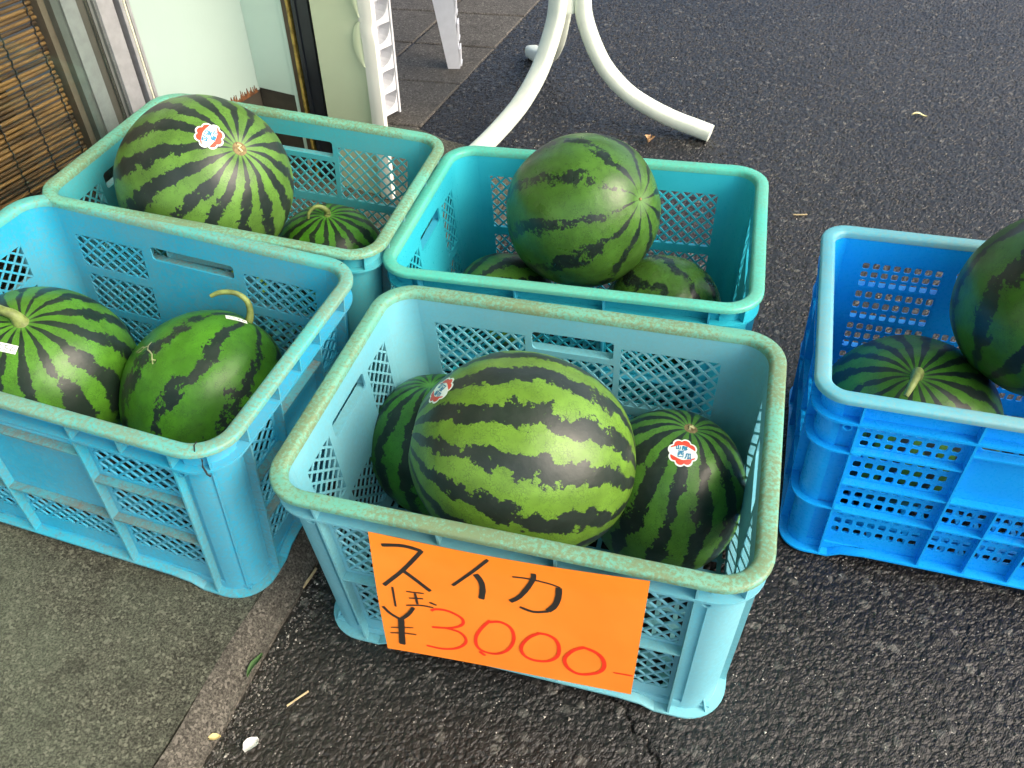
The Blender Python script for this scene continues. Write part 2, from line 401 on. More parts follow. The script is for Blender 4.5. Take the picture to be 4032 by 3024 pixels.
for zc_, ww, hh in ((.345, .022, .085), (.45, .017, .11)):
    n0 = len(cb.v); NS = 14
    for i in range(NS + 1):
        a = math.pi * i / NS; zq = zc_ + hh * .5 * math.cos(a)
        for j in range(4): cb.v.append((.1145 - ww * math.sin(a) * j / 3, .0030 + .004 * math.sin(math.pi * j / 3 * .8), zq))
    cb.f += [(n0 + i * 4 + j, n0 + i * 4 + j + 1, n0 + (i + 1) * 4 + j + 1, n0 + (i + 1) * 4 + j) for i in range(NS) for j in range(3)]
link('curled_flap', cb.mesh('curled_flap', smooth=60), M_PANEL, panel)

# white plastic rack with a column of pockets, on the paving
M_WPL = plain('white_plastic', (.72, .73, .76), .42, var=.05)
RX = Vector((-.322, 1.972, 0)); RU = Vector((.60, .80, 0))
RM = Matrix(((RU.x, RU.y, 0, RX.x), (RU.y, -RU.x, 0, RX.y), (0, 0, 1, zr(RX.x, RX.y) + .006), (0, 0, 0, 1)))   # x: along the pocket face, y: out of it
rack = empty('plastic_rack', 'white plastic rack edge with a column of rounded pockets', 'rack', RM)
part('side_plate', [(.0475, .053, -.05, .004, .008, 1.1)], M_WPL, rack)
part('back_plate', [(-.03, .047, -.05, -.034, .012, 1.1)], M_WPL, rack)
for i in range(17):
    z0 = .012 + .056 * i; mb = MB()
    prof = [(-.02, z0), (.047, z0), (.047, z0 + .050), (.0440, z0 + .036), (.037, z0 + .024), (.027, z0 + .017), (.012, z0 + .013), (-.02, z0 + .012)]
    n = len(prof); mb.add([(x, .0, zq) for x, zq in prof] + [(x, -.0335, zq) for x, zq in prof], [tuple(range(n)), tuple(range(n, 2 * n))[::-1]] + [(i_, (i_ + 1) % n, n + (i_ + 1) % n, n + i_) for i_ in range(n)])
    link('pocket', mb.mesh('pocket'), M_WPL, rack)

# ------------------------------------------------------------------ garden table (three curved legs) and chair
M_TBL = plain('table_white_paint', (.66, .72, .62), .38, var=.07, scale=18)
tx, ty = .13, 1.98
TB = empty('garden_table', 'white garden table on three curved legs', 'table', Matrix.Translation((tx, ty, zr(tx, ty))))
prof = [(.022, .46), (.030, .36), (.037, .285), (.045, .243), (.070, .189), (.105, .138), (.158, .093), (.211, .066), (.279, .042), (.345, .026), (.382, .017)]
def crom(p, n=6):
    out = []
    for i in range(len(p) - 1):
        a, b, c, d = Vector(p[max(i - 1, 0)]), Vector(p[i]), Vector(p[i + 1]), Vector(p[min(i + 2, len(p) - 1)])
        for k in range(n):
            t = k / n
            out.append(.5 * ((2 * b) + (c - a) * t + (2 * a - 5 * b + 4 * c - d) * t * t + (3 * b - a - 3 * c + d) * t ** 3))
    out.append(Vector(p[-1])); return out
for dx, dy in ((.894, -.447), (-.66, -.75), (-.19, .98)):
    u = Vector((dx, dy, 0)).normalized(); side = Vector((-u.y, u.x, 0))
    dzr = lambda r: (zr(tx + u.x * r, ty + u.y * r) - zr(tx, ty)) * min(1, r / .38)
    pts = [u * q.x + Vector((0, 0, q.y + dzr(q.x))) for q in crom([(a, b, 0) for a, b in prof], 5)]
    mb = MB(); mb.tube(pts, 0, 16, flat=(.0205, .0170, side)); link('leg', mb.mesh('leg', smooth=50), M_TBL, TB)
mb = MB(); mb.tube([(0, 0, .262), (0, 0, .70)], .020, 20); link('pole', mb.mesh('pole', smooth=40), M_TBL, TB)
mb = MB(); mb.tube([(0, 0, .255), (0, 0, .262), (0, 0, .33)], [.024, .0265, .0265], 24); link('hub', mb.mesh('hub', smooth=40), M_TBL, TB)
mb = MB(); mb.tube([(0, 0, .70), (0, 0, .705), (0, 0, .72), (0, 0, .725)], [.36, .37, .37, .36], 48); link('table_top', mb.mesh('table_top', smooth=40), M_TBL, TB)

CH = empty('garden_chair', 'white plastic chair with ribbed leg on the paving', 'chair', Matrix.Translation((-.164, 2.286, zr(-.164, 2.286) + .005)))
M_CHR = plain('chair_plastic', (.66, .68, .72), .4, var=.05)
def chair_leg(x, y, sx, sy, rib):
    mb = MB(); NZ = 12
    for i in range(NZ):
        z0, z1 = .42 * i / NZ, .42 * (i + 1) / NZ
        w0, w1 = .017 + .020 * z0 / .42 * 1.3, .017 + .020 * z1 / .42 * 1.3
        cx0, cx1 = x + sx * z0, x + sx * z1; cy0, cy1 = y + sy * z0, y + sy * z1
        P = [(cx0 - w0, cy0, z0), (cx0 + w0, cy0, z0), (cx0 + w0, cy0 + .045, z0), (cx0 + w0 - .004, cy0 + .045, z0), (cx0 + w0 - .004, cy0 + .004, z0), (cx0 - w0, cy0 + .004, z0)]
        Q = [(cx1 - w1, cy1, z1), (cx1 + w1, cy1, z1), (cx1 + w1, cy1 + .045, z1), (cx1 + w1 - .004, cy1 + .045, z1), (cx1 + w1 - .004, cy1 + .004, z1), (cx1 - w1, cy1 + .004, z1)]
        mb.add(P + Q, [(k, (k + 1) % 6, 6 + (k + 1) % 6, 6 + k) for k in range(6)] + [tuple(range(6))[::-1], tuple(range(6, 12))])
        if rib and i % 2 == 0:
            mb.box(cx0 + w0 - .0005, cx0 + w0 + .0055, cy0 + .004, cy0 + .040, z0 + .006, z0 + .012)
            mb.box(cx0 + w0 - .0005, cx0 + w0 + .0035, cy0 + .001, cy0 + .044, z0 + .0135, z1 + .02)
    link('leg', mb.mesh('leg'), M_CHR, CH)
chair_leg(0, 0, -.11, -.03, True); chair_leg(-.44, .02, .08, -.03, False); chair_leg(-.02, .62, -.11, -.12, False); chair_leg(-.42, .62, .08, -.12, False)
part('seat', [(-.46, -.02, -.02, .50, .42, .438)], M_CHR, CH)
part('backrest', [(-.45, -.03, .50, .525, .44, .84)], M_CHR, CH)

# ------------------------------------------------------------------ crates
H = .295; HX = .261; HY = .186
def plastic(name, base, var, stain=(.16, .19, .09), stain_amt=0.0, rough=.42, scale=14, trans=.14, grime=None, grime_amt=.0):
    N = NT(name); c = N.coord()
    n = N.noise(c, scale, 4, .6); f = N.noise(c, 210, 5, .72); big = N.noise(c, 7, 3, .6)
    col = N.mix(N.sstep(n, .3, .7), base, var)
    if stain_amt:
        k = N.math('MULTIPLY', N.sstep(N.math('ADD', N.math('MULTIPLY', f, .75), N.math('MULTIPLY', big, .5)), .54, .72), stain_amt, clamp=True)
        col = N.mix(k, col, stain)
    if grime:
        st = N.new('ShaderNodeMapping'); st.inputs['Scale'].default_value = (18, 18, 90); N.l.new(c, st.inputs[0])
        g = N.noise(st.outputs[0], 1.6, 5, .7)
        col = N.mix(N.math('MULTIPLY', N.sstep(g, .56, .72), grime_amt), col, grime)
    sc = N.noise(c, 60, 6, .75)
    col = N.mix(N.math('MULTIPLY', N.sstep(sc, .66, .72), .35), col, tuple(min(1, x * 1.3 + .06) for x in base))
    N.fin(col, N.sstep(f, .3, .7, rough - .08, rough + .1), N.bump(f, .12, .0006), .45)
    if trans:
        tb = N.new('ShaderNodeBsdfTranslucent'); N.put(tb.inputs[0], col)
        mx = N.new('ShaderNodeMixShader'); mx.inputs[0].default_value = trans
        N.l.new(N.p.outputs[0], mx.inputs[1]); N.l.new(tb.outputs[0], mx.inputs[2]); N.l.new(mx.outputs[0], N.out.inputs[0])
    return N.m

class Crate:
    """mesh library of one crate type; every mesh is tapered to the narrower base"""
    def __init__(s, hy=HY, rc=.052, kind='a'):
        s.hx, s.hy, s.rc, s.kind = HX, hy, rc, kind; s.parts = []      # (name, mesh, material key, parent index)
        s.build()
    def tap(s, p):
        k = 1 - min(max(p[2] / H, 0), 1)
        return (p[0] * (1 - .030 * k), p[1] * (1 - .050 * k), p[2])
    def path(s, off):
        hx, hy, r = s.hx - off, s.hy - off, max(s.rc - off, .006); cx, cy = hx - r, hy - r; out = []
        NA = 9
        cuts = lambda L: [-L + .030, -L + .046, -L + .075, 0, L - .075, L - .046, L - .030]
        CX, CY = s.hx - s.rc, s.hy - s.rc
        for k, (sx, sy, a0) in enumerate(((1, -1, -90), (1, 1, 0), (-1, 1, 90), (-1, -1, 180))):
            for i in range(NA + 1):
                a = R_(a0 + 90 * i / NA); out.append((sx * cx + r * math.cos(a), sy * cy + r * math.sin(a), 0.0))
            if k == 0: out += [(hx, t, s.raise_(CY, t)) for t in cuts(CY)]
            if k == 1: out += [(-t, hy, s.raise_(CX, t)) for t in cuts(CX)]
            if k == 2: out += [(-hx, -t, s.raise_(CY, t)) for t in cuts(CY)]
            if k == 3: out += [(t, -hy, s.raise_(CX, t)) for t in cuts(CX)]
        return out
    def raise_(s, L, t):
        d = L - abs(t)
        return 0.0 if d <= .031 else (.010 if d < .05 else .014)
    def sweep(s, mb, prof, rng=None):
        """prof: (off, z, w) closed; w = share of the raised foot height; rng: list of path indices (open sweep)"""
        paths = [s.path(o) for o, _, _ in prof]; n = len(paths[0]); m = len(prof)
        idx = list(range(n)) if rng is None else rng; base = len(mb.v)
        for i in idx:
            for j, (o, z, w) in enumerate(prof):
                x, y, rz = paths[j][i]; mb.v.append((x, y, z + w * rz))
        L = len(idx)
        for a in range(L if rng is None else L - 1):
            b = (a + 1) % L
            for j in range(m): mb.f.append((base + a * m + j, base + b * m + j, base + b * m + (j + 1) % m, base + a * m + (j + 1) % m))
        if rng is not None:
            mb.f.append(tuple(base + j for j in range(m))); mb.f.append(tuple(base + (L - 1) * m + j for j in range(m))[::-1])
    def P(s, side, t, off, z):
        return {'f': (t, -s.hy + off, z), 'b': (-t, s.hy - off, z), 'r': (s.hx - off, t, z), 'l': (-s.hx + off, -t, z)}[side]
    def pbox(s, mb, side, t0, t1, o0, o1, z0, z1):
        p = [s.P(side, t, o, z) for z in (z0, z1) for o in (o0, o1) for t in (t0, t1)]
        mb.add(p, [(0, 2, 3, 1), (4, 5, 7, 6), (0, 1, 5, 4), (2, 6, 7, 3), (0, 4, 6, 2), (1, 3, 7, 5)])
    def plate(s, mb, side, t0, t1, z0, z1, o0, o1, holes, rnd=()):
        T = sorted({t0, t1, *[q for h in holes for q in h[:2]]}); Z = sorted({z0, z1, *[q for h in holes for q in h[2:4]]})
        # extra rows so that the taper stays straight
        full = {}
        for i in range(len(T) - 1):
            for j in range(len(Z) - 1):
                ct, cz = (T[i] + T[i + 1]) / 2, (Z[j] + Z[j + 1]) / 2
                full[i, j] = not any(h[0] < ct < h[1] and h[2] < cz < h[3] for h in holes)
        ids = {}
        def V(i, j, k):
            if (i, j, k) not in ids: ids[i, j, k] = len(mb.v); mb.v.append(s.P(side, T[i], (o0, o1)[k], Z[j]))
            return ids[i, j, k]
        for (i, j), ok in full.items():
            if not ok: continue
            for k in (0, 1): mb.f.append((V(i, j, k), V(i + 1, j, k), V(i + 1, j + 1, k), V(i, j + 1, k)))
            for di, dj, a, b in ((-1, 0, (i, j), (i, j + 1)), (1, 0, (i + 1, j), (i + 1, j + 1)), (0, -1, (i, j), (i + 1, j)), (0, 1, (i, j + 1), (i + 1, j + 1))):
                if not full.get((i + di, j + dj), False): mb.f.append((V(*a, 0), V(*b, 0), V(*b, 1), V(*a, 1)))
        for (a, b, c, d, r) in rnd:                     # rounded corners inside a slot
            for ct, cz, st, sz in ((a, c, 1, 1), (b, c, -1, 1), (a, d, 1, -1), (b, d, -1, -1)):
                arc = [(ct + st * r * (1 - math.cos(R_(q))), cz + sz * r * (1 - math.sin(R_(q)))) for q in range(0, 91, 18)]
                poly = [(ct - st * .0004, cz - sz * .0004)] + arc; n = len(poly)
                e = .0002
                mb.add([s.P(side, t, o0 + e, z) for t, z in poly] + [s.P(side, t, o1 - e, z) for t, z in poly], [tuple(range(n)), tuple(range(n, 2 * n))[::-1]] + [(q, (q + 1) % n, n + (q + 1) % n, n + q) for q in range(n)])
    def lattice(s, side, t0, t1, z0, z1, o0=.0158, o1=.0182, p=.0172, m=1.0, w=.0031, chop=None):
        mb = MB()
        for sgn, e in ((1, 0), (-1, .00025)):
            c = -3.0 + .0
            k0 = int(-1 / p); lines = []
            for k in range(-80, 81):
                c = k * p * m
                # z = sgn*m*(t) + c (relative to the panel's lower left corner)
                W_, H_ = t1 - t0, z1 - z0; pts = []
                for tt in (0, W_):
                    zz = sgn * m * tt + c
                    if 0 <= zz <= H_: pts.append((tt, zz))
                for zz in (0, H_):
                    tt = (zz - c) / (sgn * m)
                    if 0 < tt < W_: pts.append((tt, zz))
                if len(pts) >= 2:
                    pts.sort(); a, b = Vector(pts[0]), Vector(pts[-1])
                    if (b - a).length > .004: lines.append((a, b))
            for a, b in lines:
                d = (b - a).normalized(); nrm = Vector((-d.y, d.x)) * w * .5; a = a - d * .0016; b = b + d * .0016
                q = [a - nrm, b - nrm, b + nrm, a + nrm]; bev = .0007
                q2 = [a - nrm * (1 - 2 * bev / w), b - nrm * (1 - 2 * bev / w), b + nrm * (1 - 2 * bev / w), a + nrm * (1 - 2 * bev / w)]
                vs_ = [s.P(side, t0 + x.x, o0 + e, z0 + x.y) for x in q2] + [s.P(side, t0 + x.x, o0 + e + bev, z0 + x.y) for x in q] + [s.P(side, t0 + x.x, o1 - e, z0 + x.y) for x in q]
                mb.add(vs_, [(0, 1, 2, 3), (11, 10, 9, 8)] + [(i, (i + 1) % 4, 4 + (i + 1) % 4, 4 + i) for i in range(4)] + [(4 + i, 4 + (i + 1) % 4, 8 + (i + 1) % 4, 8 + i) for i in range(4)])
        return mb
    def grid(s, side, t0, t1, z0, z1, nt, nz, hole=.0092, o0=.0158, o1=.0182):
        mb = MB(); pt, pz = (t1 - t0) / nt, (z1 - z0) / nz
        ang = [R_(a) for a in (-135, -90, -45, 0, 45, 90, 135, 180)]
        sq = [(-1, -1), (0, -1), (1, -1), (1, 0), (1, 1), (0, 1), (-1, 1), (-1, 0)]
        h = hole / 2
        rr = [(-.62, -1), (.62, -1), (1, -.62), (1, .62), (.62, 1), (-.62, 1), (-1, .62), (-1, -.62)]
        oc = [(-1, -1), (1, -1), (1, -1), (1, 1), (1, 1), (-1, 1), (-1, 1), (-1, -1)]
        for i in range(nt):
            for j in range(nz):
                cx, cz = t0 + (i + .5) * pt, z0 + (j + .5) * pz
                out = [(cx + a * pt / 2, cz + b * pz / 2) for a, b in ((-1, -1), (1, -1), (1, 1), (-1, 1))]
                inn = [(cx + a * h, cz + b * min(h * 1.28, pz * .36)) for a, b in rr]
                vs_ = [s.P(side, *q) for q in ()]
                for o in (o0, o1): vs_ += [s.P(side, t, o, z) for t, z in out] + [s.P(side, t, o, z) for t, z in inn]
                fs = []
                for k in (0, 12):
                    fs += [(k, k + 1, k + 5, k + 4), (k + 1, k + 2, k + 7, k + 6), (k + 2, k + 3, k + 9, k + 8), (k + 3, k, k + 11, k + 10)]
                    fs += [(k + 1, k + 6, k + 5), (k + 2, k + 8, k + 7), (k + 3, k + 10, k + 9), (k, k + 4, k + 11)]
                fs += [(4 + a, 4 + (a + 1) % 8, 16 + (a + 1) % 8, 16 + a) for a in range(8)]
                mb.add(vs_, fs)
        return mb
    def addp(s, name, mb, key, parent=None, smooth=30):
        s.parts.append((name, mb.mesh(name, fn=s.tap, smooth=smooth), key, parent)); return len(s.parts) - 1
    def build(s):
        k = s.kind; CX, CY = s.hx - s.rc, s.hy - s.rc
        mb = MB(); s.sweep(mb, [(0, H - .0075, 0), (0, H - .003, 0), (.0008, H - .0012, 0), (.0028, H, 0), (.0140, H, 0), (.0166, H - .0010, 0), (.0186, H - .0038, 0), (.0188, H - .010, 0), (.0157, H - .010, 0), (.0157, H - .0050, 0), (.0026, H - .0050, 0), (.0026, H - .0075, 0)])
        s.addp('rim', mb, 'rim', smooth=40)
        zc_ = {'a': .263, 'b': .259, 'e': .255}[k]
        mb = MB(); s.sweep(mb, [(.0020, zc_ - .0005, 0), (.0020, zc_ + .003, 0), (.0156, zc_ + .0025, 0), (.0156, zc_, 0)]); s.addp('collar', mb, 'wall')
        # rows, columns
        if k == 'a':
            rows = [(.040, .137), (.152, .250)]; cols = (.064, .190); hr = [.1445]; vr = [.196, .0600]; slot = (-.0545, .0545, .2295, .258)
        elif k == 'b':
            rows = [(.045, .103), (.116, .178), (.192, .246)]; cols = (.082, .192); hr = [.1095, .185]; vr = [.200, .0760]; slot = (-.066, .066, .232, .254)
        else:
            rows = [(.038, .0925), (.0965, .1465), (.1505, .2045), (.2085, .2505)]; cols = (.089, .199); hr = [.0945, .1485, .2065]; vr = [.205, .0830]; slot = (-.074, .074, .236, .2515)
        for side in 'fbrl':
            L = CX if side in 'fb' else CY; sc = 1.0 if side in 'fb' else (CY - .011) / (CX - .011) * 1.0
            if side in 'fb': co, vrs, sl_ = cols, vr, slot
            else: co = (.058, .116); vrs = [.122, .052]; sl_ = (-.046, .046, slot[2] + .002, slot[3])
            holes = []; pan = []
            for (z0, z1) in rows:
                for sg_ in (-1, 1):
                    a, b = sorted((sg_ * co[0], sg_ * co[1])); holes.append((a, b, z0, z1)); pan.append((a, b, z0, z1))
            cen = []
            cw = co[0] - .008
            if k == 'a':
                cen = [(-cw, cw, .040, .137)]
                if side in 'fb': cen.append((-cw, cw, .152, .2205))
            elif k == 'b': cen = [(-cw, cw, .045, .103)]
            else:
                if side in 'fb': cen = [(-.0795 + .0535 * q, -.0795 + .0535 * q + .050, *rw) for q in range(3) for rw in rows[:2]]
                else: cen = [(-cw, cw, *rw) for rw in rows[:2]]
            holes += cen + [sl_]
            # round holes in the posts near the rim are cut as small square cells with a ring
            mb = MB(); dims = []
            if side in 'fb': dims = [(.2035 if k != 'e' else .2135, .2455 if k != 'e' else .243)]
            s.plate(mb, side, -L - .0005, L + .0005, .012, H - .006, .0155, .0185, holes, [(*sl_, .006)])
            wi = s.addp('wall', mb, 'wall', smooth=None)
            for (a, b, z0, z1) in pan + cen:
                if k == 'e':
                    nt = max(2, round((b - a) / .0140)); nz = 3
                    s.addp('grid_panel', s.grid(side, a, b, z0, z1, nt, nz), 'wall', wi, None)
                else: s.addp('lattice_panel', s.lattice(side, a, b, z0, z1, p=.0196 if k == 'a' else .0205, m=1.0 if k == 'a' else .88), 'wall', wi, None)
            def piece(nm, key, *b):
                m_ = MB(); s.pbox(m_, side, *b); s.addp(nm, m_, key, None, None)
            for x in [q for v in vrs for q in (-v, v)]:
                piece('rib', 'rib', x - .0013, x + .0013, .0030, .0154, .004 if abs(x) > (.1 if side in 'fb' else .11) else .018, zc_ - .0003)
                piece('gusset', 'rib', x - .0013, x + .0013, .0027, .0154, zc_ + .0031, H - .0052)
            if k == 'b':
                for x in ((-.138, .138) if side in 'fb' else (0,)): piece('gusset', 'rib', x - .0013, x + .0013, .0027, .0154, zc_ + .0031, H - .0052)
            lim = vrs[0] - .0015
            for z in hr:
                if k == 'a' or z < hr[0] + .001 or (k == 'e' and z < hr[1] + .001): segs = [(-lim, lim)]
                else: segs = [(-lim, -vrs[1] - .0015), (vrs[1] + .0015, lim)]
                for a, b in segs: piece('shelf_rib', 'shelf', a, b, .0042, .0153, z, z + .0026)
            piece('shelf_rib', 'shelf', -vrs[1] + .0015, vrs[1] - .0015, .0042, .0153, sl_[2] - .0030, sl_[2] - .0004)
            if k == 'e' and side in 'fb':
                for x in (-.0275, .026): piece('rib', 'rib', x - .0013, x + .0013, .0040, .0151, .020, .1484)
        # corner posts
        n = len(s.path(0)); NA = 10; st = [0, NA + 7, 2 * (NA + 7), 3 * (NA + 7)]
        for q in st:
            idx = [(q + i) % n for i in range(NA)]
            mb = MB(); s.sweep(mb, [(.0125, .003, 0), (.0125, H - .006, 0), (.0183, H - .006, 0), (.0183, .003, 0)], idx)
            pi = s.addp('corner_post', mb, 'wall', smooth=40)
            mb = MB(); mid = [(q + 4) % n, (q + 5) % n]
            if k == 'e':
                for z in (.205, .099):
                    mb = MB(); s.sweep(mb, [(.0030, z, 0), (.0030, z + .0028, 0), (.0126, z + .0028, 0), (.0126, z, 0)], [(q - 1) % n] + idx + [(q + NA) % n])
                    s.addp('post_ring', mb, 'wall', pi)
            else:
                p0 = s.path(.003)[mid[0]]; p1 = s.path(.0127)[mid[0]]
                d = Vector((-(p1[1] - p0[1]), p1[0] - p0[0])).normalized() * .0011
                zs_ = ((.003, .024), (zc_ + .0031, H - .0052)) if k == 'a' else ((.003, zc_ - .0003), (zc_ + .0031, H - .0052))
                for z0, z1 in zs_:
                    top = .35 if (k == 'a' and z0 < .01) else (1 if z0 > .2 else .30)
                    q0 = (p0[0] + (p1[0] - p0[0]) * (1 - 1), p0[1], 0)
                    def PT(tt, z, sg_): return (p1[0] + (p0[0] - p1[0]) * tt + d.x * sg_, p1[1] + (p0[1] - p1[1]) * tt + d.y * sg_, z)
                    tb = 1.0 if z0 > .2 or k == 'a' else .30
                    tt_ = 1.0 if z0 > .2 else (.02 if k == 'a' else .30)
                    vs_ = [PT(0, z0, -1), PT(tb, z0, -1), PT(tb, z0, 1), PT(0, z0, 1), PT(0, z1, -1), PT(tt_, z1, -1), PT(tt_, z1, 1), PT(0, z1, 1)]
                    mb.add(vs_, [(0, 1, 2, 3), (4, 5, 6, 7), (0, 1, 5, 4), (1, 2, 6, 5), (2, 3, 7, 6), (3, 0, 4, 7)])
                s.addp('post_fin', mb, 'wall', pi, None)
            # dimple bosses below the collar
            mb = MB()
            sx = 1 if q in (st[0], st[1]) else -1; sy = 1 if q in (st[1], st[2]) else -1
            bx = .2065 if k != 'e' else .2165
            NB = 12; bz = zc_ - .0085
            for i in range(NB):
                a0, a1 = 2 * math.pi * i / NB, 2 * math.pi * (i + 1) / NB
                r0, r1 = .0042, .0058; ya, yb_ = sy * (s.hy - .0060), sy * (s.hy - .0130)
                pt = lambda r, a, y: (sx * bx + r * math.cos(a), y, bz + r * math.sin(a) * .9)
                mb.add([pt(r0, a0, ya), pt(r0, a1, ya), pt(r1, a1, ya), pt(r1, a0, ya), pt(r0, a0, yb_), pt(r0, a1, yb_), pt(r1, a1, yb_), pt(r1, a0, yb_)],
                       [(0, 1, 2, 3), (3, 2, 6, 7), (1, 0, 4, 5)])
            s.addp('boss', mb, 'wall', pi, 30)
        # bottom flange with feet, skirt, floor
        mb = MB(); s.sweep(mb, [(.0015, .0012, 1), (.0015, .0042, 1), (.0156, .0062, 1), (.0156, .0012, 1)]); s.addp('bottom_flange', mb, 'rib')
        mb = MB(); s.sweep(mb, [(.0126, .0065, 1), (.0126, .019, 0), (.0154, .0195, 0), (.0154, .0065, 1)]); s.addp('skirt', mb, 'wall')
        mb = MB(); ix, iy = s.hx - .019, s.hy - .019
        p = .0235; kx = int(ix / p); ky = int(iy / p)
        for i in range(-kx, kx + 1): mb.box(i * p - .003, i * p + .003, -iy, iy, .0095, .0135)
        for i in range(-ky, ky + 1): mb.box(-ix, ix, i * p - .003, i * p + .003, .0099, .0131)
        s.addp('floor_grid', mb, 'wall', None, None)

def basis(x, y, yaw, dz, dtx, dty, P):
    a = R_(yaw); tx_, ty_ = dtx + P[1], dty + P[2]; z = dz + P[0] + P[1] * x + P[2] * y
    X = Vector((math.cos(a), math.sin(a), 0)); X.z = tx_ * X.x + ty_ * X.y; X.normalize()
    Z = Vector((-tx_, -ty_, 1)).normalized(); Y = Z.cross(X)
    return Matrix(((X.x, Y.x, Z.x, x), (X.y, Y.y, Z.y, y), (X.z, Y.z, Z.z, z), (0, 0, 0, 1)))
POSE = dict(A=basis(.045016, .638272, -15.5704, .00045, -.00084, .00714, RP), B=basis(-.412848, 1.144654, -12.9497, .0004, 0, .00163, SP),
            C=basis(.11774, 1.03181, -13.8394, -.0018, -.0018, .0001, RP), D=basis(-.515064, .793785, -16.6075, -.0004, -.0011, -.0018, SP),
            E=basis(.650247, .737342, -16.7314, .0014, .0014, -.0059, RP))
LIB = dict(a=Crate(kind='a'), b=Crate(kind='b'), e=Crate(hy=.181, rc=.037, kind='e'))
OLIVE = (.175, .210, .095)
MATS = dict(
    A=dict(wall=plastic('crate_a_wall', (0.1520, 0.4842, 0.5862), (0.1773, 0.5205, 0.6214), (.28, .36, .32), .2), rib=plastic('crate_a_rib', (0.1621, 0.4963, 0.5862), (0.1874, 0.5326, 0.6097), (.22, .30, .22), .25),
           rim=plastic('crate_a_rim', (0.1225, 0.3983, 0.3064), (0.1685, 0.4187, 0.3115), OLIVE, .85, .5, 30)),
    B=dict(wall=plastic('crate_b_wall', (0.0514, 0.4138, 0.4785), (0.0642, 0.4493, 0.5118), (.20, .25, .2), .2), rib=plastic('crate_b_rib', (0.1024, 0.4307, 0.4966), (0.1251, 0.4667, 0.5202), (.24, .2, .13), .4),
           rim=plastic('crate_b_rim', (0.1159, 0.4416, 0.3422), (0.1656, 0.4637, 0.3533), OLIVE, .8, .5, 30)),
    C=dict(wall=plastic('crate_c_wall', (0.0285, 0.4726, 0.5900), (0.0386, 0.5131, 0.6331), rough=.33), rib=plastic('crate_c_rib', (0.0445, 0.4588, 0.6460), (0.0572, 0.4851, 0.6755), rough=.33),
           rim=plastic('crate_c_rim', (0.0773, 0.4858, 0.3864), (0.1049, 0.5189, 0.4085), (.14, .35, .24), .6, .35, 30)),
    D=dict(wall=plastic('crate_d_wall', (0.0258, 0.3819, 0.5860), (0.0335, 0.4121, 0.6158), (.22, .25, .22), .3, grime=(.17, .12, .075), grime_amt=.12), rib=plastic('crate_d_rib', (0.0392, 0.4092, 0.5640), (0.0482, 0.4416, 0.5960), (.22, .20, .13), .4, grime=(.20, .12, .065), grime_amt=.55),
           rim=plastic('crate_d_rim', (0.0778, 0.4198, 0.4072), (0.1144, 0.4413, 0.4072), (.20, .25, .15), .75, .5, 30)),
    E=dict(wall=plastic('crate_e_wall', (0.0050, 0.3373, 0.8800), (0.0077, 0.3717, 0.8800), rough=.30, trans=.10), rib=plastic('crate_e_rib', (0.0064, 0.3510, 0.8800), (0.0089, 0.3855, 0.8800), rough=.30, trans=.10),
           rim=plastic('crate_e_rim', (0.0969, 0.3875, 0.4951), (0.1346, 0.4306, 0.5167), (.25, .36, .34), .5, .45, 26)))
LAB = dict(A='pale aqua plastic crate with the orange price sign on its front', B='turquoise plastic crate at the back by the sliding glass door',
           C='teal plastic crate in front of the white table legs', D='sky blue plastic crate with cracked rim and rusty dirt on its ribs', E='deep blue plastic crate with square holes')
TYPE = dict(A='a', B='a', C='a', D='b', E='e')
MATS['D']['shelf'] = plastic('crate_d_shelf', (.060, .330, .400), (.085, .35, .40), (.20, .125, .07), .55, .6, 40, grime=(.21, .125, .07), grime_amt=.7)
CRATE = {}
for key in 'ABCDE':
    root = empty('plastic_crate', LAB[key], 'crate', POSE[key], 'plastic crates of watermelons'); CRATE[key] = root
    objs = []
    for name, me, mk, par in LIB[TYPE[key]].parts:
        objs.append(link(name, me, MATS[key].get(mk, MATS[key]['rib']), root if par is None else objs[par]))
# cracks in the sky blue crate's rim
mcr = plain('crack_shadow', (.012, .02, .022), .9)
def crack(pts, w=.0008):
    mb = MB(); mb.tube(pts, w, 5); link('crack', mb.mesh('crack', recalc=False), mcr, CRATE['D'])
crack([(.2335, -.1775, H - .0030), (.2310, -.1765, H + .0001), (.2265, -.1700, H + .0001), (.2250, -.1640, H - .001)])
crack([(.2395, -.1790, .288), (.2380, -.1795, .276), (.2400, -.1785, .264), (.2410, -.1760, .2585)], .0011)
crack([(.2330, .1780, H - .002), (.2300, .1760, H + .0001), (.2270, .1665, H - .0035), (.2265, .1655, H - .05), (.2262, .1650, H - .085)], .0007)

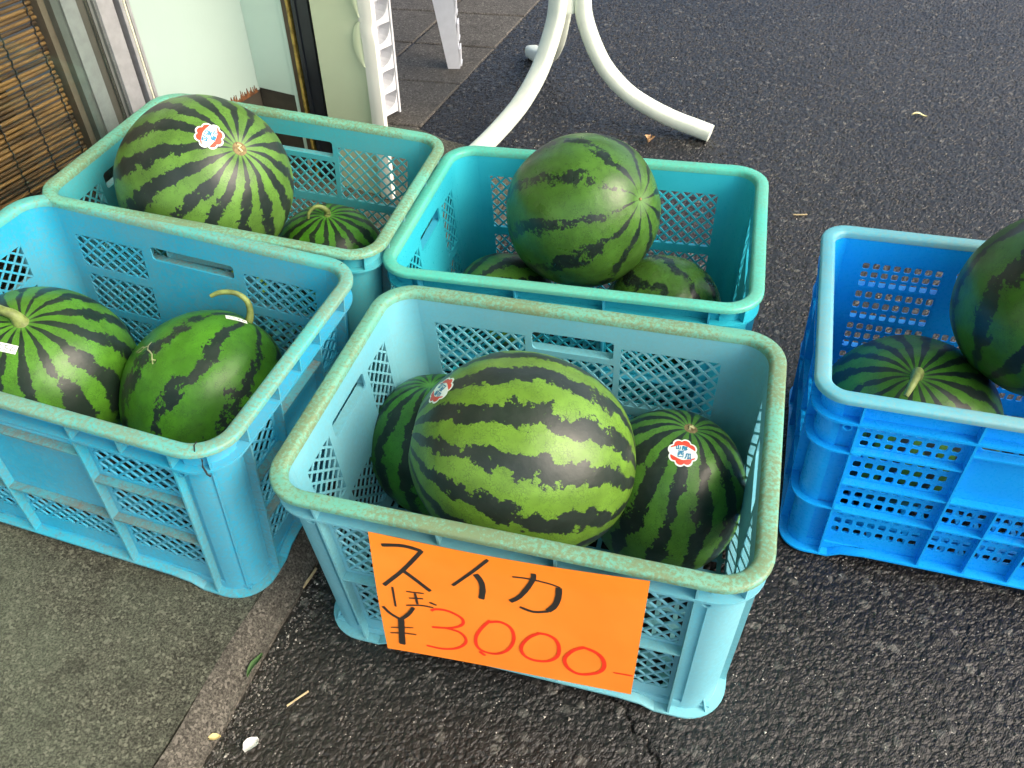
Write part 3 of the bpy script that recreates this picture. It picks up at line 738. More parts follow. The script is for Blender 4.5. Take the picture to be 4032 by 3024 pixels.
# ------------------------------------------------------------------ watermelons
CAMX = Vector((1, 0, 0)); CAMU = Vector((0, math.sin(R_(43.7973)), math.cos(R_(43.7973))))
def rind_mat(name, seed, n, light, dark, th=.0, lobe=1.6, warp=(5.0, 2.6), fine=1.9, net=.75, rough=.30, bloom=.25, wm=1.5):
    N = NT(name); g = N.coord('Generated')
    v = N.vmath('SCALE', N.vmath('SUBTRACT', g, (.5, .5, .5)), None); v.node.inputs['Scale'].default_value = 2.0
    x = N.sep(v); vo = offset(N, v, seed)
    phi = N.math('ARCTAN2', x[1], x[0])
    flat = N.new('ShaderNodeCombineXYZ'); N.put(flat.inputs[0], x[0]); N.put(flat.inputs[1], x[1])
    rad = N.vmath('LENGTH', flat.outputs[0])
    fade = N.sstep(rad, .05, .75, .12, 1)
    low = N.math('SUBTRACT', N.noise(vo, 1.5, 2, .5), .5); mid = N.math('SUBTRACT', N.noise(vo, 4.2, 3, .6), .5)
    ph = N.math('ADD', N.math('MULTIPLY', phi, n), N.math('ADD', N.math('MULTIPLY', low, warp[0]), N.math('MULTIPLY', N.math('MULTIPLY', mid, warp[1]), fade)))
    s = N.math('COSINE', ph)
    wmod = N.math('MULTIPLY', N.math('SUBTRACT', N.noise(offset(N, v, seed + 5), 1.9, 2, .5), .5), wm)
    dv = N.vmath('ADD', vo, N.vmath('SCALE', N.vmath('SUBTRACT', N.noise(vo, 14, 3, .6, True), (.5, .5, .5)), None)); dv.node.inputs[1].links[0].from_node.inputs['Scale'].default_value = .10
    cell = N.voro(dv, 5.5); cell2 = N.voro(dv, 17)
    lb = N.math('MULTIPLY', N.math('SUBTRACT', cell, .42), lobe)
    lb2 = N.math('MULTIPLY', N.math('SUBTRACT', cell2, .42), lobe * .62)
    fn = N.math('MULTIPLY', N.math('SUBTRACT', N.noise(vo, 38, 5, .72), .5), fine)
    rag = N.math('MULTIPLY', N.math('ADD', N.math('ADD', lb, lb2), fn), fade)
    val = N.math('ADD', N.math('SUBTRACT', s, N.math('ADD', wmod, th)), rag)
    dk = N.sstep(val, -.07, .07)
    # pale flecks inside the dark bands, fine dark net inside the pale ones
    fl = N.math('MULTIPLY', N.sstep(N.noise(offset(N, v, seed + 9), 11, 4, .7), .66, .70), fade)
    dk = N.math('MULTIPLY', dk, N.math('SUBTRACT', 1.0, N.math('MULTIPLY', fl, .75)))
    edge = N.voro(dv, 34, 'DISTANCE_TO_EDGE')
    nt = N.math('MULTIPLY', N.sstep(edge, .11, .0), N.sstep(N.noise(vo, 9, 3), .36, .60))
    sp = N.sstep(N.noise(vo, 60, 3, .6), .60, .70)
    tone = N.noise(vo, 2.6, 3, .6)
    lt = N.mix(N.sstep(tone, .3, .7), tuple(c * .72 for c in light), tuple(c * 1.12 for c in light))
    lt = N.mix(N.math('MULTIPLY', N.math('MAXIMUM', nt, N.math('MULTIPLY', sp, .55)), net), lt, tuple(l * .35 + d * .5 for l, d in zip(light, dark)))
    dc = N.mix(N.sstep(N.noise(vo, 5, 4, .6), .35, .7), dark, tuple(c * 1.0 + bloom * .03 for c in dark))
    col = N.mix(dk, lt, dc)
    col = N.mix(N.math('MULTIPLY', N.sstep(rad, .16, .02), .55), col, tuple(min(1, c * 1.5 + .03) for c in light))
    # scratches / scars
    mp = N.new('ShaderNodeMapping'); mp.inputs['Scale'].default_value = (5, 60, 5); mp.inputs['Rotation'].default_value = (.4, .9, seed); N.l.new(vo, mp.inputs[0])
    scr = N.math('MULTIPLY', N.sstep(N.noise(mp.outputs[0], 1.2, 2, .5), .79, .82), .35)
    col = N.mix(scr, col, (.35, .38, .25))
    r = N.math('ADD', N.math('MULTIPLY', N.noise(vo, 6, 4, .6), .24), rough - .05)
    nr = N.bump(N.noise(vo, 9, 3, .5), .25, .002)
    nr = N.bump(N.noise(vo, 120, 2, .5), .05, .0006, nr)
    return N.fin(col, r, nr, .36)
M_STEM = plain('stem_green', (.16, .205, .055), .55, var=.35, scale=70, bump=.4)
M_SCAR = plain('stem_scar', (.20, .145, .065), .8, var=.4, scale=200, bump=.4)
M_SCARC = plain('stem_scar_core', (.62, .56, .28), .7, var=.25, scale=300)
M_STW = plain('sticker_white', (.82, .86, .80), .4, var=.02)
M_STR = plain('sticker_red', (.72, .060, .030), .4, var=.04)
M_STB = plain('sticker_blue', (.010, .19, .36), .4, var=.04)
M_TAGB = plain('tag_ink', (.03, .07, .075), .5)
M_TAGP = plain('tag_pink', (.62, .42, .36), .5)
SPH = {}
def melon(crate, pos, rad, axis, label, mat, spin=0, lump=0.02, seed=0):
    ax = Vector(axis).normalized(); ref = Vector((0, 0, 1)) if abs(ax.z) < .9 else Vector((0, 1, 0))
    X = ref.cross(ax).normalized(); Y = ax.cross(X)
    M = Matrix(((X.x, Y.x, ax.x, pos[0]), (X.y, Y.y, ax.y, pos[1]), (X.z, Y.z, ax.z, pos[2]), (0, 0, 0, 1))) @ Matrix.Rotation(spin, 4, 'Z')
    root = empty('watermelon', label, 'watermelon', M, 'striped watermelons in the crates')
    NU, NV = 72, 44; eq, po = rad
    def surf(d):
        d = Vector(d).normalized(); h = 1 + lump * mnoise.noise(d * 1.7 + Vector((seed * 3.1, 0, 0))) + .004 * mnoise.noise(d * 5 + Vector((0, seed * 2.2, 0)))
        th = math.acos(max(-1, min(1, d.z)))
        dm = 1 - .045 * math.exp(-(th / .16) ** 2) - .03 * math.exp(-((math.pi - th) / .13) ** 2)
        return Vector((d.x * eq, d.y * eq, d.z * po)) * (h * dm)
    vs_ = [surf((0, 0, 1))]; fs = []
    for i in range(1, NV):
        th = math.pi * i / NV
        for j in range(NU):
            p = 2 * math.pi * j / NU; vs_.append(surf((math.sin(th) * math.cos(p), math.sin(th) * math.sin(p), math.cos(th))))
    vs_.append(surf((0, 0, -1))); L = len(vs_) - 1
    for j in range(NU):
        fs.append((0, 1 + j, 1 + (j + 1) % NU)); fs.append((L, L - NU + (j + 1) % NU, L - NU + j))
        for i in range(NV - 2): a = 1 + i * NU; fs.append((a + j, a + NU + j, a + NU + (j + 1) % NU, a + (j + 1) % NU))
    mb = MB(); mb.add(vs_, fs); rind = link('rind', mb.mesh('rind', smooth=80), mat, root)
    return root, surf, M
def stem(mel, pts, rads):
    root, surf, M = mel; mb = MB(); base = surf((0, 0, 1)); Mi = M.inverted().to_3x3()
    P = crom([base - Vector((0, 0, .004))] + [base + Mi @ Vector(p) for p in pts], 5)
    n = len(P); rr = []
    for i in range(n):
        f = i / (n - 1) * (len(rads) - 1); k = min(int(f), len(rads) - 2); rr.append(rads[k] + (rads[k + 1] - rads[k]) * (f - k))
    mb.tube(P, rr, 10); link('stem', mb.mesh('stem', smooth=50), M_STEM, root)
def scar(mel, r=.0085, core=True):
    root, surf, M = mel; b = surf((0, 0, 1)); mb = MB(); NR = 16
    mb.v.append(tuple(b + Vector((0, 0, .0012))))
    for k, (q, h) in enumerate(((.5, .0016), (.85, .0022), (1.1, .0002), (1.25, -.003))):
        for j in range(NR):
            a = 2 * math.pi * j / NR; w = 1 + .12 * mnoise.noise(Vector((j * .9, k, r * 900)))
            mb.v.append((b.x + r * q * w * math.cos(a), b.y + r * q * w * math.sin(a), b.z + h))
    mb.f += [(0, 1 + j, 1 + (j + 1) % NR) for j in range(NR)] + [(1 + k * NR + j, 1 + (k + 1) * NR + j, 1 + (k + 1) * NR + (j + 1) % NR, 1 + k * NR + (j + 1) % NR) for k in range(3) for j in range(NR)]
    sc = link('stem_scar', mb.mesh('stem_scar', smooth=60), M_SCAR, root)
    if core:
        mb = MB(); mb.tube([b + Vector((-r * .45, -r * .3, .0020)), b + Vector((0, r * .25, .0026)), b + Vector((r * .4, -.1 * r, .0024)), b + Vector((r * .5, .4 * r, .0018))], r * .17, 7)
        link('scar_core', mb.mesh('scar_core', smooth=60), M_SCARC, sc)
def on_surface(mel, wdir, updir, lift=.0004):
    """returns f(a, b): point a metres right / b metres up of the label's centre, on the rind"""
    root, surf, M = mel; Mi = M.inverted().to_3x3(); d0 = (Mi @ Vector(wdir)).normalized(); up = Mi @ Vector(updir)
    c = surf(d0); e = 1e-3
    n = Vector((c.x, c.y, c.z)).normalized(); U = (up - n * up.dot(n)).normalized(); V = U.cross(n).normalized()
    rr = c.length
    def f(a, b, k=0):
        q = surf(c + V * a + U * b); return q + q.normalized() * (lift + k)
    return f
def sheet_on(f, poly, k, nring=5):
    mb = MB(); n = len(poly); cx = sum(p[0] for p in poly) / n; cy = sum(p[1] for p in poly) / n
    mb.v.append(tuple(f(cx, cy, k)))
    for r in range(1, nring + 1):
        for x, y in poly: mb.v.append(tuple(f(cx + (x - cx) * r / nring, cy + (y - cy) * r / nring, k)))
    mb.f += [(0, 1 + j, 1 + (j + 1) % n) for j in range(n)]
    for r in range(nring - 1): a = 1 + r * n; mb.f += [(a + j, a + n + j, a + n + (j + 1) % n, a + (j + 1) % n) for j in range(n)]
    return mb
def ribbon(mb, pts, w, f, k):
    P = [Vector((x, y)) for x, y in pts]; m = len(P); base = len(mb.v)
    for i, p in enumerate(P):
        t = (P[min(i + 1, m - 1)] - P[max(i - 1, 0)]).normalized(); nn = Vector((-t.y, t.x)) * (w[i] if isinstance(w, list) else w) * .5
        if i == 0: p = p - t * .0
        mb.v.append(tuple(f(p.x - nn.x, p.y - nn.y, k))); mb.v.append(tuple(f(p.x + nn.x, p.y + nn.y, k)))
    mb.f += [(base + 2 * i, base + 2 * i + 1, base + 2 * i + 3, base + 2 * i + 2) for i in range(m - 1)]
GLYPH = {   # strokes on a unit square, y up
    'yama': [[(.5, 1), (.5, .08)], [(.08, .72), (.08, .06), (.92, .06), (.92, .72)]],
    'be': [[(.28, 1), (.28, .86)], [(.04, .84), (.54, .84)], [(.15, .78), (.20, .62)], [(.42, .78), (.37, .62)], [(.02, .58), (.57, .58)], [(.10, .42), (.48, .42), (.48, .06), (.10, .06), (.10, .42)],
           [(.68, .0), (.68, .92), (.94, .92), (.80, .56), (.95, .34), (.88, .22), (.74, .26)]],
    'nishi': [[(.04, .95), (.96, .95)], [(.10, .68), (.90, .68), (.90, .04), (.10, .04), (.10, .68)], [(.38, .95), (.36, .50), (.16, .32)], [(.62, .95), (.62, .42), (.86, .40)]],
    'uri': [[(.92, .96), (.55, .90), (.22, .88)], [(.24, .88), (.22, .40), (.04, .02)], [(.52, .88), (.52, .10), (.40, .06), (.66, .20)], [(.66, .34), (.72, .14)], [(.78, .92), (.84, .40), (.98, .04)]]}
def sticker(mel, wdir, updir, r=.0205):
    f = on_surface(mel, wdir, updir); root = mel[0]
    def flower(rad, n=8, ph=R_(10)):
        out = []
        for i in range(96):
            a = 2 * math.pi * i / 96; t = abs(((a - ph) / (2 * math.pi) * n) % 1 - .5) * 2     # 0 at lobe centre
            out.append((rad * (1 - .16 * t ** 2.4) * math.cos(a), rad * (1 - .16 * t ** 2.4) * math.sin(a)))
        return out
    st = link('sticker', sheet_on(f, flower(r), 0).mesh('sticker', smooth=60), M_STW, root)
    tag(st, 'flower-shaped red and white sticker with blue lettering')
    fl = flower(r * .88)
    def clip(poly, y0, y1):
        for yv, keep in ((y0, lambda y: y >= y0), (y1, lambda y: y <= y1)):
            out = []
            for i in range(len(poly)):
                a, b = poly[i], poly[(i + 1) % len(poly)]
                if keep(a[1]): out.append(a)
                if keep(a[1]) != keep(b[1]): t = (yv - a[1]) / (b[1] - a[1]); out.append((a[0] + (b[0] - a[0]) * t, yv))
            poly = out
        return poly
    for y0, y1 in ((r * .24, r), (-r, -r * .24)):
        link('red_print', sheet_on(f, clip(fl, y0, y1), .00012).mesh('red_print', smooth=60), M_STR, st)
    bk = MB(); mb = MB()
    for g, x0, y0, w, h in (('yama', -.48, .16, .30, .30), ('be', -.10, .13, .36, .32), ('nishi', -.34, -.34, .40, .40), ('uri', .12, -.42, .44, .40)):
        for stt in GLYPH[g]:
            P = [((x0 + x * w) * r, (y0 + y * h) * r) for x, y in stt]
            ribbon(bk, P, r * .11, f, .00022 + random.uniform(0, .00003)); ribbon(mb, P, r * .082, f, .00030 + random.uniform(0, .00003))
    link('lettering_halo', bk.mesh('lettering_halo'), M_STW, st); link('lettering', mb.mesh('lettering'), M_STB, st)
def price_tag(mel, wdir, updir, w=.030, h=.011, strokes=()):
    f = on_surface(mel, wdir, updir, .0006); root = mel[0]
    rect = lambda a, b: [(-a + 2 * a * i / 8, -b) for i in range(8)] + [(a, -b + 2 * b * i / 4) for i in range(4)] + [(a - 2 * a * i / 8, b) for i in range(8)] + [(-a, b - 2 * b * i / 4) for i in range(4)]
    t = link('price_tag', sheet_on(f, rect(w / 2, h / 2), 0).mesh('price_tag'), M_STW, root)
    mb = MB(); ribbon(mb, [(-w * .46, -h * .40), (w * .46, -h * .40)], .0005, f, .0001); ribbon(mb, [(-w * .46, h * .40), (w * .46, h * .40)], .0005, f, .0001)
    link('tag_border', mb.mesh('tag_border'), M_TAGP, t)
    mb = MB()
    for stt in strokes: ribbon(mb, [(x * w, y * h) for x, y in stt], .0011, f, .00015)
    link('tag_lettering', mb.mesh('tag_lettering'), M_TAGB, t)

GL = (.150, .330, .030); DK = (.014, .026, .017)
mA = melon('A', (.0125, .6240, .232), (.1205, .1320), (-.9719, .0765, .2224), 'largest watermelon on top in the crate with the orange sign, stickered near its left end', rind_mat('rind_a_top', 3, 14, (0.1133, 0.2267, 0.0235), (0.0135, 0.0210, 0.0150), 0.42), .3, seed=1)
mAL = melon('A', (-.1031, .7547, .1035), (.094, .100), (-.05, .25, .97), 'watermelon half hidden at the left end of the crate with the orange sign', rind_mat('rind_a_left', 8, 13, (0.0515, 0.1855, 0.0168), (0.0075, 0.0195, 0.0105), 0.37), 1.0, seed=2)
mAR = melon('A', (.1983, .6587, .1218), (.0985, .112), (.16, .12, .98), 'watermelon with a flower sticker below its stem scar, right of the largest one', rind_mat('rind_a_right', 13, 14, (0.0721, 0.1993, 0.0251), (0.0090, 0.0195, 0.0135), 0.27), .4, seed=3)
mB = melon('B', (-.4770, 1.136, .290), (.1305, .134), (.6457, -.3848, .6596), 'biggest watermelon in the back crate by the glass door, with a flower sticker', rind_mat('rind_b_big', 21, 15, (0.0962, 0.2129, 0.0336), (0.0135, 0.0225, 0.0180), 0.34), .9, seed=4)
mBs = melon('B', (-.3158, 1.1821, .120), (.0960, .088), (.0673, -.02, .9977), 'small bright watermelon with a dry stem, right end of the back crate', rind_mat('rind_b_small', 27, 15, (0.0583, 0.2061, 0.0126), (0.0075, 0.0180, 0.0075), 0.27), .2, seed=5)
mBh = melon('B', (-.505, 1.150, .092), (.083, .055), (.1, .1, 1), 'flattish watermelon underneath the biggest one in the back crate', rind_mat('rind_b_low', 29, 12, GL, DK, .1), 0, seed=6)
mC = melon('C', (.1097, 1.1037, .26), (.118, .1215), (.6507, -.5565, .5166), 'round dark green watermelon stacked on two others in the teal crate', rind_mat('rind_c_top', 33, 10, (0.0495, 0.1270, 0.0168), (0.0083, 0.0165, 0.0112), 0.87, lobe=1.2, wm=.9, rough=.24), 1.7, seed=7)
mCL = melon('C', (-.0125, 1.0833, .0943), (.084, .090), (-.6, -.3, .35), 'watermelon at the left under the stacked one in the teal crate', rind_mat('rind_c_left', 38, 12, (0.0687, 0.1717, 0.0210), (0.0090, 0.0180, 0.0112), 0.32), .5, seed=8)
mCR = melon('C', (.2438, 1.0379, .1137), (.0905, .098), (.55, -.75, .1), 'shiny watermelon at the right under the stacked one in the teal crate', rind_mat('rind_c_right', 41, 10, (0.0653, 0.1580, 0.0235), (0.0097, 0.0195, 0.0120), 0.77, lobe=1.1, wm=.9, rough=.20), .9, seed=9)
mDL = melon('D', (-.648, .8325, .170), (.1195, .115), (.1558, -.1983, .9677), 'watermelon with a thick pale stem, left end of the sky blue crate', rind_mat('rind_d_left', 47, 14, (0.0653, 0.1993, 0.0150), (0.0090, 0.0195, 0.0120), 0.42), .6, seed=10)
mDR = melon('D', (-.432, .822, .1420), (.1075, .118), (.50, .60, .55), 'long watermelon with a hooked stem and a scar in the sky blue crate', rind_mat('rind_d_right', 52, 9, (0.0515, 0.1855, 0.0101), (0.0090, 0.0195, 0.0135), 0.87, lobe=1.3, wm=.9), 2.1, seed=11)
mEL = melon('E', (.530, .760, .150), (.1165, .108), (-.2514, -.1966, .9477), 'watermelon with a short thick stem, lower left in the deep blue crate', rind_mat('rind_e_left', 58, 16, (0.0515, 0.1580, 0.0150), (0.0083, 0.0180, 0.0135), 0.32, 1.3), .3, seed=12)
mE = melon('E', (.6555, .7721, .3351), (.112, .1155), (.55, .25, .8), 'dark watermelon piled high in the deep blue crate, cut by the right edge', rind_mat('rind_e_top', 64, 10, (0.0378, 0.1133, 0.0083), (0.0075, 0.0150, 0.0090), 0.72, lobe=1.2, wm=.9, rough=.26), .2, seed=13)
scar(mA, .007); scar(mAR, .0085); scar(mB, .0105); scar(mC, .0022, False)
stem(mBs, [(.002, .0, .008), (-.004, -.004, .018), (-.016, -.006, .020), (-.026, -.010, .012), (-.029, -.012, .002)], [.0065, .0048, .0035, .003, .0022])
stem(mDL, [(-.004, .0, .012), (-.016, .0, .020), (-.034, .006, .026)], [.0115, .0072, .0058, .0054])
stem(mDR, [(.004, .004, .016), (.002, .008, .034), (-.012, .010, .046), (-.032, .010, .047), (-.046, .008, .042)], [.0065, .0048, .0042, .0038, .0036, .0030])
stem(mEL, [(-.002, -.003, .010), (-.008, -.012, .013), (-.018, -.026, .009), (-.026, -.036, .001)], [.0085, .0068, .0056, .0046, .003])
sticker(mB, (.3459, -.4448, .8261), CAMX * 1 + CAMU * -.2, .0215)
sticker(mA, (-.6361, .1188, .7624), CAMX * -.45 - CAMU * .85, .0200)
sticker(mAR, (-.0224, -.3305, .9436), CAMU + CAMX * .16, .0200)
price_tag(mDL, (.075, -.50, .8606), CAMU + CAMX * .22, .032, .011, [[(-.40, .2), (-.36, -.2), (-.28, .2)], [(-.2, .25), (-.08, .2), (-.18, -.05), (-.04, -.25), (-.2, -.25)], [(.02, .25), (.16, .25)], [(.06, .25), (.04, .0), (.16, -.05), (.14, -.28), (.02, -.25)], [(.24, -.2), (.32, .25), (.42, .0), (.30, -.25), (.24, -.1)]])
price_tag(mDR, (.44, .35, .82), CAMU + CAMX * .3, .032, .011, [[(-.40, .2), (-.36, -.2), (-.28, .2)], [(-.2, .25), (-.08, .2), (-.18, -.05), (-.04, -.25)], [(.02, .25), (.16, .25), (.05, -.25)], [(.24, -.2), (.32, .25), (.42, .0), (.30, -.25)]])
# corky scar on the long melon
def scar_line(mel, wdir, updir, lines, w):
    f = on_surface(mel, wdir, updir, .0003); mb = MB()
    for l in lines: ribbon(mb, [(x, y) for x, y in l], w, f, 0)
    link('corky_scar', mb.mesh('corky_scar'), plain('corky_scar', (.36, .37, .20), .8, var=.3, scale=300), mel[0])
scar_line(mDR, (-.42, -.25, .87), CAMU, [[(-.030, .004), (-.024, .007), (-.018, .010), (-.012, .008), (-.006, .010), (-.002, .004), (.004, .001), (.010, -.003), (.014, -.010), (.018, -.016)], [(-.006, .010), (-.004, .016)], [(.014, -.010), (.020, -.011)], [(-.012, .008), (-.016, .003), (-.022, .002)]], .0016)

# ------------------------------------------------------------------ orange price sign hung on the front of crate A
BLACK = [([(0.046, 0.075), (0.13, 0.047), (0.199, 0.056)], 0.0031), ([(0.201, 0.052), (0.159, 0.149), (0.119, 0.235), (0.078, 0.311), (0.034, 0.39)], 0.0031), ([(0.121, 0.239), (0.167, 0.294), (0.22, 0.363)], 0.0034), ([(0.444, 0.024), (0.385, 0.139), (0.308, 0.278)], 0.0026), ([(0.397, 0.151), (0.417, 0.203), (0.422, 0.268), (0.416, 0.344)], 0.0045), ([(0.532, 0.119), (0.589, 0.113), (0.664, 0.124), (0.704, 0.141)], 0.0014), ([(0.699, 0.143), (0.699, 0.215), (0.688, 0.288), (0.664, 0.343)], 0.0045), ([(0.667, 0.345), (0.613, 0.37), (0.561, 0.35)], 0.0024), ([(0.607, 0.067), (0.607, 0.108), (0.585, 0.193), (0.556, 0.272), (0.525, 0.318)], 0.0036), ([(0.068, 0.388), (0.069, 0.463), (0.07, 0.557)], 0.0017), ([(0.122, 0.404), (0.193, 0.393)], 0.0013), ([(0.13, 0.457), (0.188, 0.439)], 0.0013), ([(0.157, 0.405), (0.162, 0.497)], 0.002), ([(0.115, 0.527), (0.177, 0.502), (0.225, 0.501)], 0.0014), ([(0.211, 0.46), (0.239, 0.472)], 0.0017), ([(0.016, 0.576), (0.042, 0.629), (0.08, 0.669)], 0.0027), ([(0.144, 0.534), (0.119, 0.604), (0.085, 0.667)], 0.0031), ([(0.085, 0.661), (0.078, 0.789), (0.071, 0.923)], 0.005), ([(0.035, 0.766), (0.131, 0.729)], 0.0011), ([(0.028, 0.823), (0.086, 0.802), (0.139, 0.794)], 0.0013)]
RED = [([(0.213, 0.536), (0.235, 0.513), (0.283, 0.508), (0.33, 0.543), (0.34, 0.588), (0.322, 0.632), (0.278, 0.669), (0.209, 0.691)], 0.0024), ([(0.267, 0.674), (0.32, 0.689), (0.344, 0.743), (0.337, 0.804), (0.299, 0.866), (0.242, 0.897), (0.175, 0.892)], 0.0024), ([(0.447, 0.52), (0.414, 0.601), (0.388, 0.699), (0.387, 0.79), (0.411, 0.838), (0.46, 0.844), (0.505, 0.792), (0.532, 0.702), (0.537, 0.612), (0.521, 0.544), (0.484, 0.517), (0.441, 0.538)], 0.0027), ([(0.397, 0.851), (0.42, 0.884)], 0.0028), ([(0.635, 0.553), (0.596, 0.612), (0.567, 0.713), (0.576, 0.794), (0.615, 0.83), (0.67, 0.813), (0.706, 0.745), (0.712, 0.652), (0.696, 0.583), (0.664, 0.553), (0.627, 0.556)], 0.0028), ([(0.804, 0.607), (0.763, 0.662), (0.736, 0.752), (0.747, 0.833), (0.782, 0.879), (0.82, 0.875), (0.868, 0.827), (0.886, 0.759), (0.877, 0.685), (0.847, 0.633), (0.798, 0.607)], 0.0031), ([(0.924, 0.8), (0.995, 0.799)], 0.0016)]
sign = empty('price_sign', 'orange paper sign hand-lettered in black and red on the front crate', 'sign', POSE['A'])
TL, TR, BR_, BL = Vector((-.1285, -.194, .2822)), Vector((.1517, -.189, .2905)), Vector((.1473, -.200, .0853)), Vector((-.1334, -.214, .0779))
def paper(u, v, k=0):
    p = (TL * (1 - u) + TR * u) * (1 - v) + (BL * (1 - u) + BR_ * u) * v
    sag = -.0035 * math.sin(math.pi * u) * (1 - v) ** 2 * 0 + .0025 * math.sin(math.pi * v) - .002 * math.sin(3.0 * u + 1) * v
    top = -.006 * math.sin(math.pi * u) * (1 - v)                    # top edge dips a little
    return p + Vector((0, -sag - k, top))
mb = MB(); NX, NY = 40, 26
for t_ in (0, 1):
    for j in range(NY + 1):
        for i in range(NX + 1): mb.v.append(tuple(paper(i / NX, j / NY, -.0003 * t_)))
NP = (NX + 1) * (NY + 1)
for t_ in (0, 1): mb.f += [(t_ * NP + j * (NX + 1) + i, t_ * NP + j * (NX + 1) + i + 1, t_ * NP + (j + 1) * (NX + 1) + i + 1, t_ * NP + (j + 1) * (NX + 1) + i) for j in range(NY) for i in range(NX)]
def mat_paper():
    N = NT('orange_paper'); c = N.coord(); n = N.noise(c, 9, 3, .6); f = N.noise(c, 700, 2)
    x = N.sep(c)
    top = N.sstep(x[2], .245, .275)                                   # faint strip of clear tape along the top
    col = N.mix(N.sstep(n, .3, .7), (.93, .235, .020), (.96, .260, .026))
    return N.fin(col, N.math('SUBTRACT', .62, N.math('MULTIPLY', top, .30)), N.bump(N.math('ADD', N.noise(c, 26, 4, .5), N.math('MULTIPLY', f, .05)), .25, .003), .35)
paper_o = link('paper', mb.mesh('paper', smooth=60), mat_paper(), sign)
def ink(name, strokes, mat, k0):
    for q, (pts, w) in enumerate(strokes):
        P = crom([(u, v, 0) for u, v in pts], 7) if len(pts) > 2 else [Vector((*pts[0], 0)).lerp(Vector((*pts[1], 0)), i / 6) for i in range(7)]
        P = [Vector((p.x * .285, p.y * .205)) for p in P]
        m = len(P); mb = MB()
        for i, p in enumerate(P):
            t = (P[min(i + 1, m - 1)] - P[max(i - 1, 0)]); t = t.normalized() if t.length > 1e-9 else Vector((1, 0))
            ww = w * 1.5 * (1 + .10 * mnoise.noise(Vector((i * .35, q * 5.1, 0)))) * (1 if 0 < i < m - 1 else .82)
            nn = Vector((-t.y, t.x)) * ww * .5
            for s_ in (-1, 1): a = p + nn * s_; mb.v.append(tuple(paper(a.x / .285, a.y / .205, k0 + .00003 * q)))
        mb.f += [(2 * i, 2 * i + 1, 2 * i + 3, 2 * i + 2) for i in range(m - 1)]
        link(name, mb.mesh(name), mat, paper_o)
ink('black_stroke', BLACK, plain('marker_black', (.022, .020, .016), .55, var=.1), .0004)
ink('red_stroke', RED, plain('marker_red', (.82, .035, .010), .55, var=.12), .0004)

# ------------------------------------------------------------------ small litter
def leaf(name, pos, size, rot, label, mat, cat, curl=.35, asp=.6):
    mb = MB(); n = 9
    for i in range(n + 1):
        t = i / n; w = math.sin(math.pi * min(1, t * .96 + .02)) ** .7 * asp * .5 * (1 + .25 * mnoise.noise(Vector((t * 6, size * 99, 0))))
        for s_ in (-1, -.5, 0, .5, 1): mb.v.append((size * (t - .5), size * w * s_, size * (curl * (s_ * s_) * .35 + .10 * math.sin(t * 5) + .06) ))
    mb.f += [(i * 5 + j, i * 5 + j + 1, (i + 1) * 5 + j + 1, (i + 1) * 5 + j) for i in range(n) for j in range(4)]
    o = link(name, mb.mesh(name, smooth=60), mat); o.location = pos; o.rotation_euler = (0, 0, rot)
    return tag(o, label, cat)
g = lambda x, y: (x, y, zr(x, y) + .001)
leaf('dry_leaf', g(.329, 1.812), .030, 1.2, 'curled brown dry leaf on the asphalt behind the teal crate', plain('dry_leaf', (.36, .22, .11), .8, var=.3, scale=60), 'leaf', 1.2, .8)
leaf('pale_leaf', g(.99, 1.88), .036, -.1, 'pale yellow leaf scrap on the asphalt at the right', plain('pale_leaf', (.60, .56, .30), .8), 'leaf', .3, .3)
leaf('paper_scrap', g(-.3055 + .004, .3913), .020, .9, 'crumpled white scrap on the asphalt near the kerb', plain('white_scrap', (.70, .70, .66), .8), 'scrap', .9, .75)
leaf('yellow_scrap', (-.345, .398, zr(-.345, .398) + .009), .014, .3, 'small yellow scrap at the foot of the kerb', plain('yellow_scrap', (.55, .45, .2), .8), 'scrap', .6, .6)
leaf('grass_blade', (-.318, .487, zr(-.318, .487) + .008), .034, 1.25, 'green blade of grass lying at the kerb', plain('grass_green', (.06, .13, .04), .7), 'grass', .4, .22)
def straw(pts, r, label):
    mb = MB(); mb.tube(pts, r, 6); tag(link('straw', mb.mesh('straw', smooth=60), plain('straw', (.34, .27, .15), .8, var=.3, scale=90)), label, 'straw')
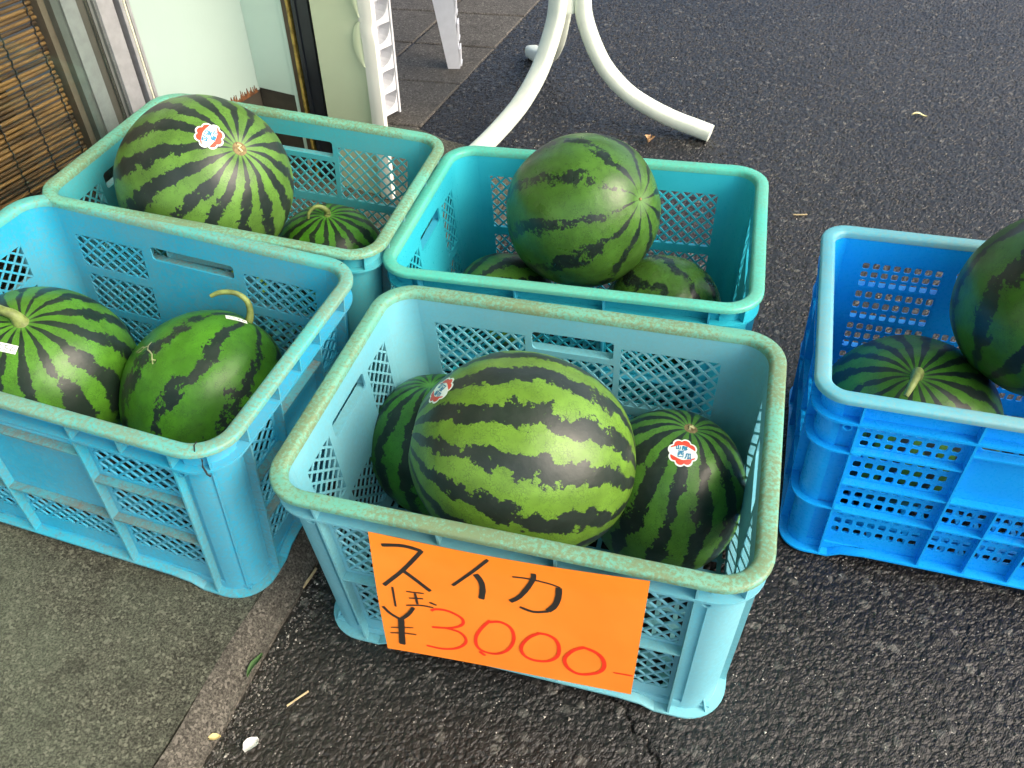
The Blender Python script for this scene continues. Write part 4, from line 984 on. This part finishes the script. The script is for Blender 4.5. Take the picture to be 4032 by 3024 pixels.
straw([(-.281, .600, zr(-.281, .6) + .004), (-.272, .618, zr(-.272, .618) + .005), (-.268, .630, zr(-.268, .63) + .004)], .0022, 'short pale straw beside the front foot of the sky blue crate')
straw([(-.270, .438, zr(-.27, .438) + .002), (-.258, .447, zr(-.258, .447) + .003), (-.247, .456, zr(-.247, .456) + .002)], .0013, 'thin dry straw in front of the price sign crate')
straw([(.585, 1.466, zr(.585, 1.466) + .002), (.600, 1.463, zr(.6, 1.463) + .003), (.613, 1.465, zr(.613, 1.465) + .002)], .0016, 'pale straw lying beside the rim of the teal crate')
# loose chips of stone along the kerb and over the asphalt: nobody could count them
gr = MB()
def chip(x, y, z, r):
    b = len(gr.v); a = random.uniform(0, 6.28)
    pr = [(math.cos(a + k * 2.09) * r * random.uniform(.7, 1.2), math.sin(a + k * 2.09) * r * random.uniform(.7, 1.2)) for k in range(3)]
    for px, py in pr: gr.v.append((x + px, y + py, z - r * .2))
    for px, py in pr: gr.v.append((x + px * .6, y + py * .6, z + r * random.uniform(.35, .8)))
    gr.f += [(b + 3, b + 4, b + 5), (b, b + 1, b + 4, b + 3), (b + 1, b + 2, b + 5, b + 4), (b + 2, b, b + 3, b + 5)]
for i in range(900):
    y = random.uniform(.28, .85); x = seam_x(y) + abs(random.gauss(0, .018)) + .002
    chip(x, y, zr(x, y), random.uniform(.0008, .0026))
for i in range(5200):
    y = random.uniform(.25, 3.0); x = random.uniform(-.35, 1.7)
    if x < seam_x(y) + .01 and y < 1.75 or x < edge_x(y) + .01 and y >= 1.75: continue
    chip(x, y, zr(x, y), random.uniform(.0008, .0030) * (1 if random.random() < .93 else 1.6))
def mat_chip():
    N = NT('stone_chips'); c = N.coord(); r = N.sep(N.voro(c, 300, out='Color'))
    return N.fin(N.mix(r[0], (.05, .047, .043), N.mix(N.sstep(r[1], .8, .95), (.16, .15, .13), (.5, .48, .42))), .7)
tag(link('stone_chips', gr.mesh('stone_chips', recalc=False), mat_chip()), 'loose pale stone chips on the asphalt', 'gravel', kind='stuff')
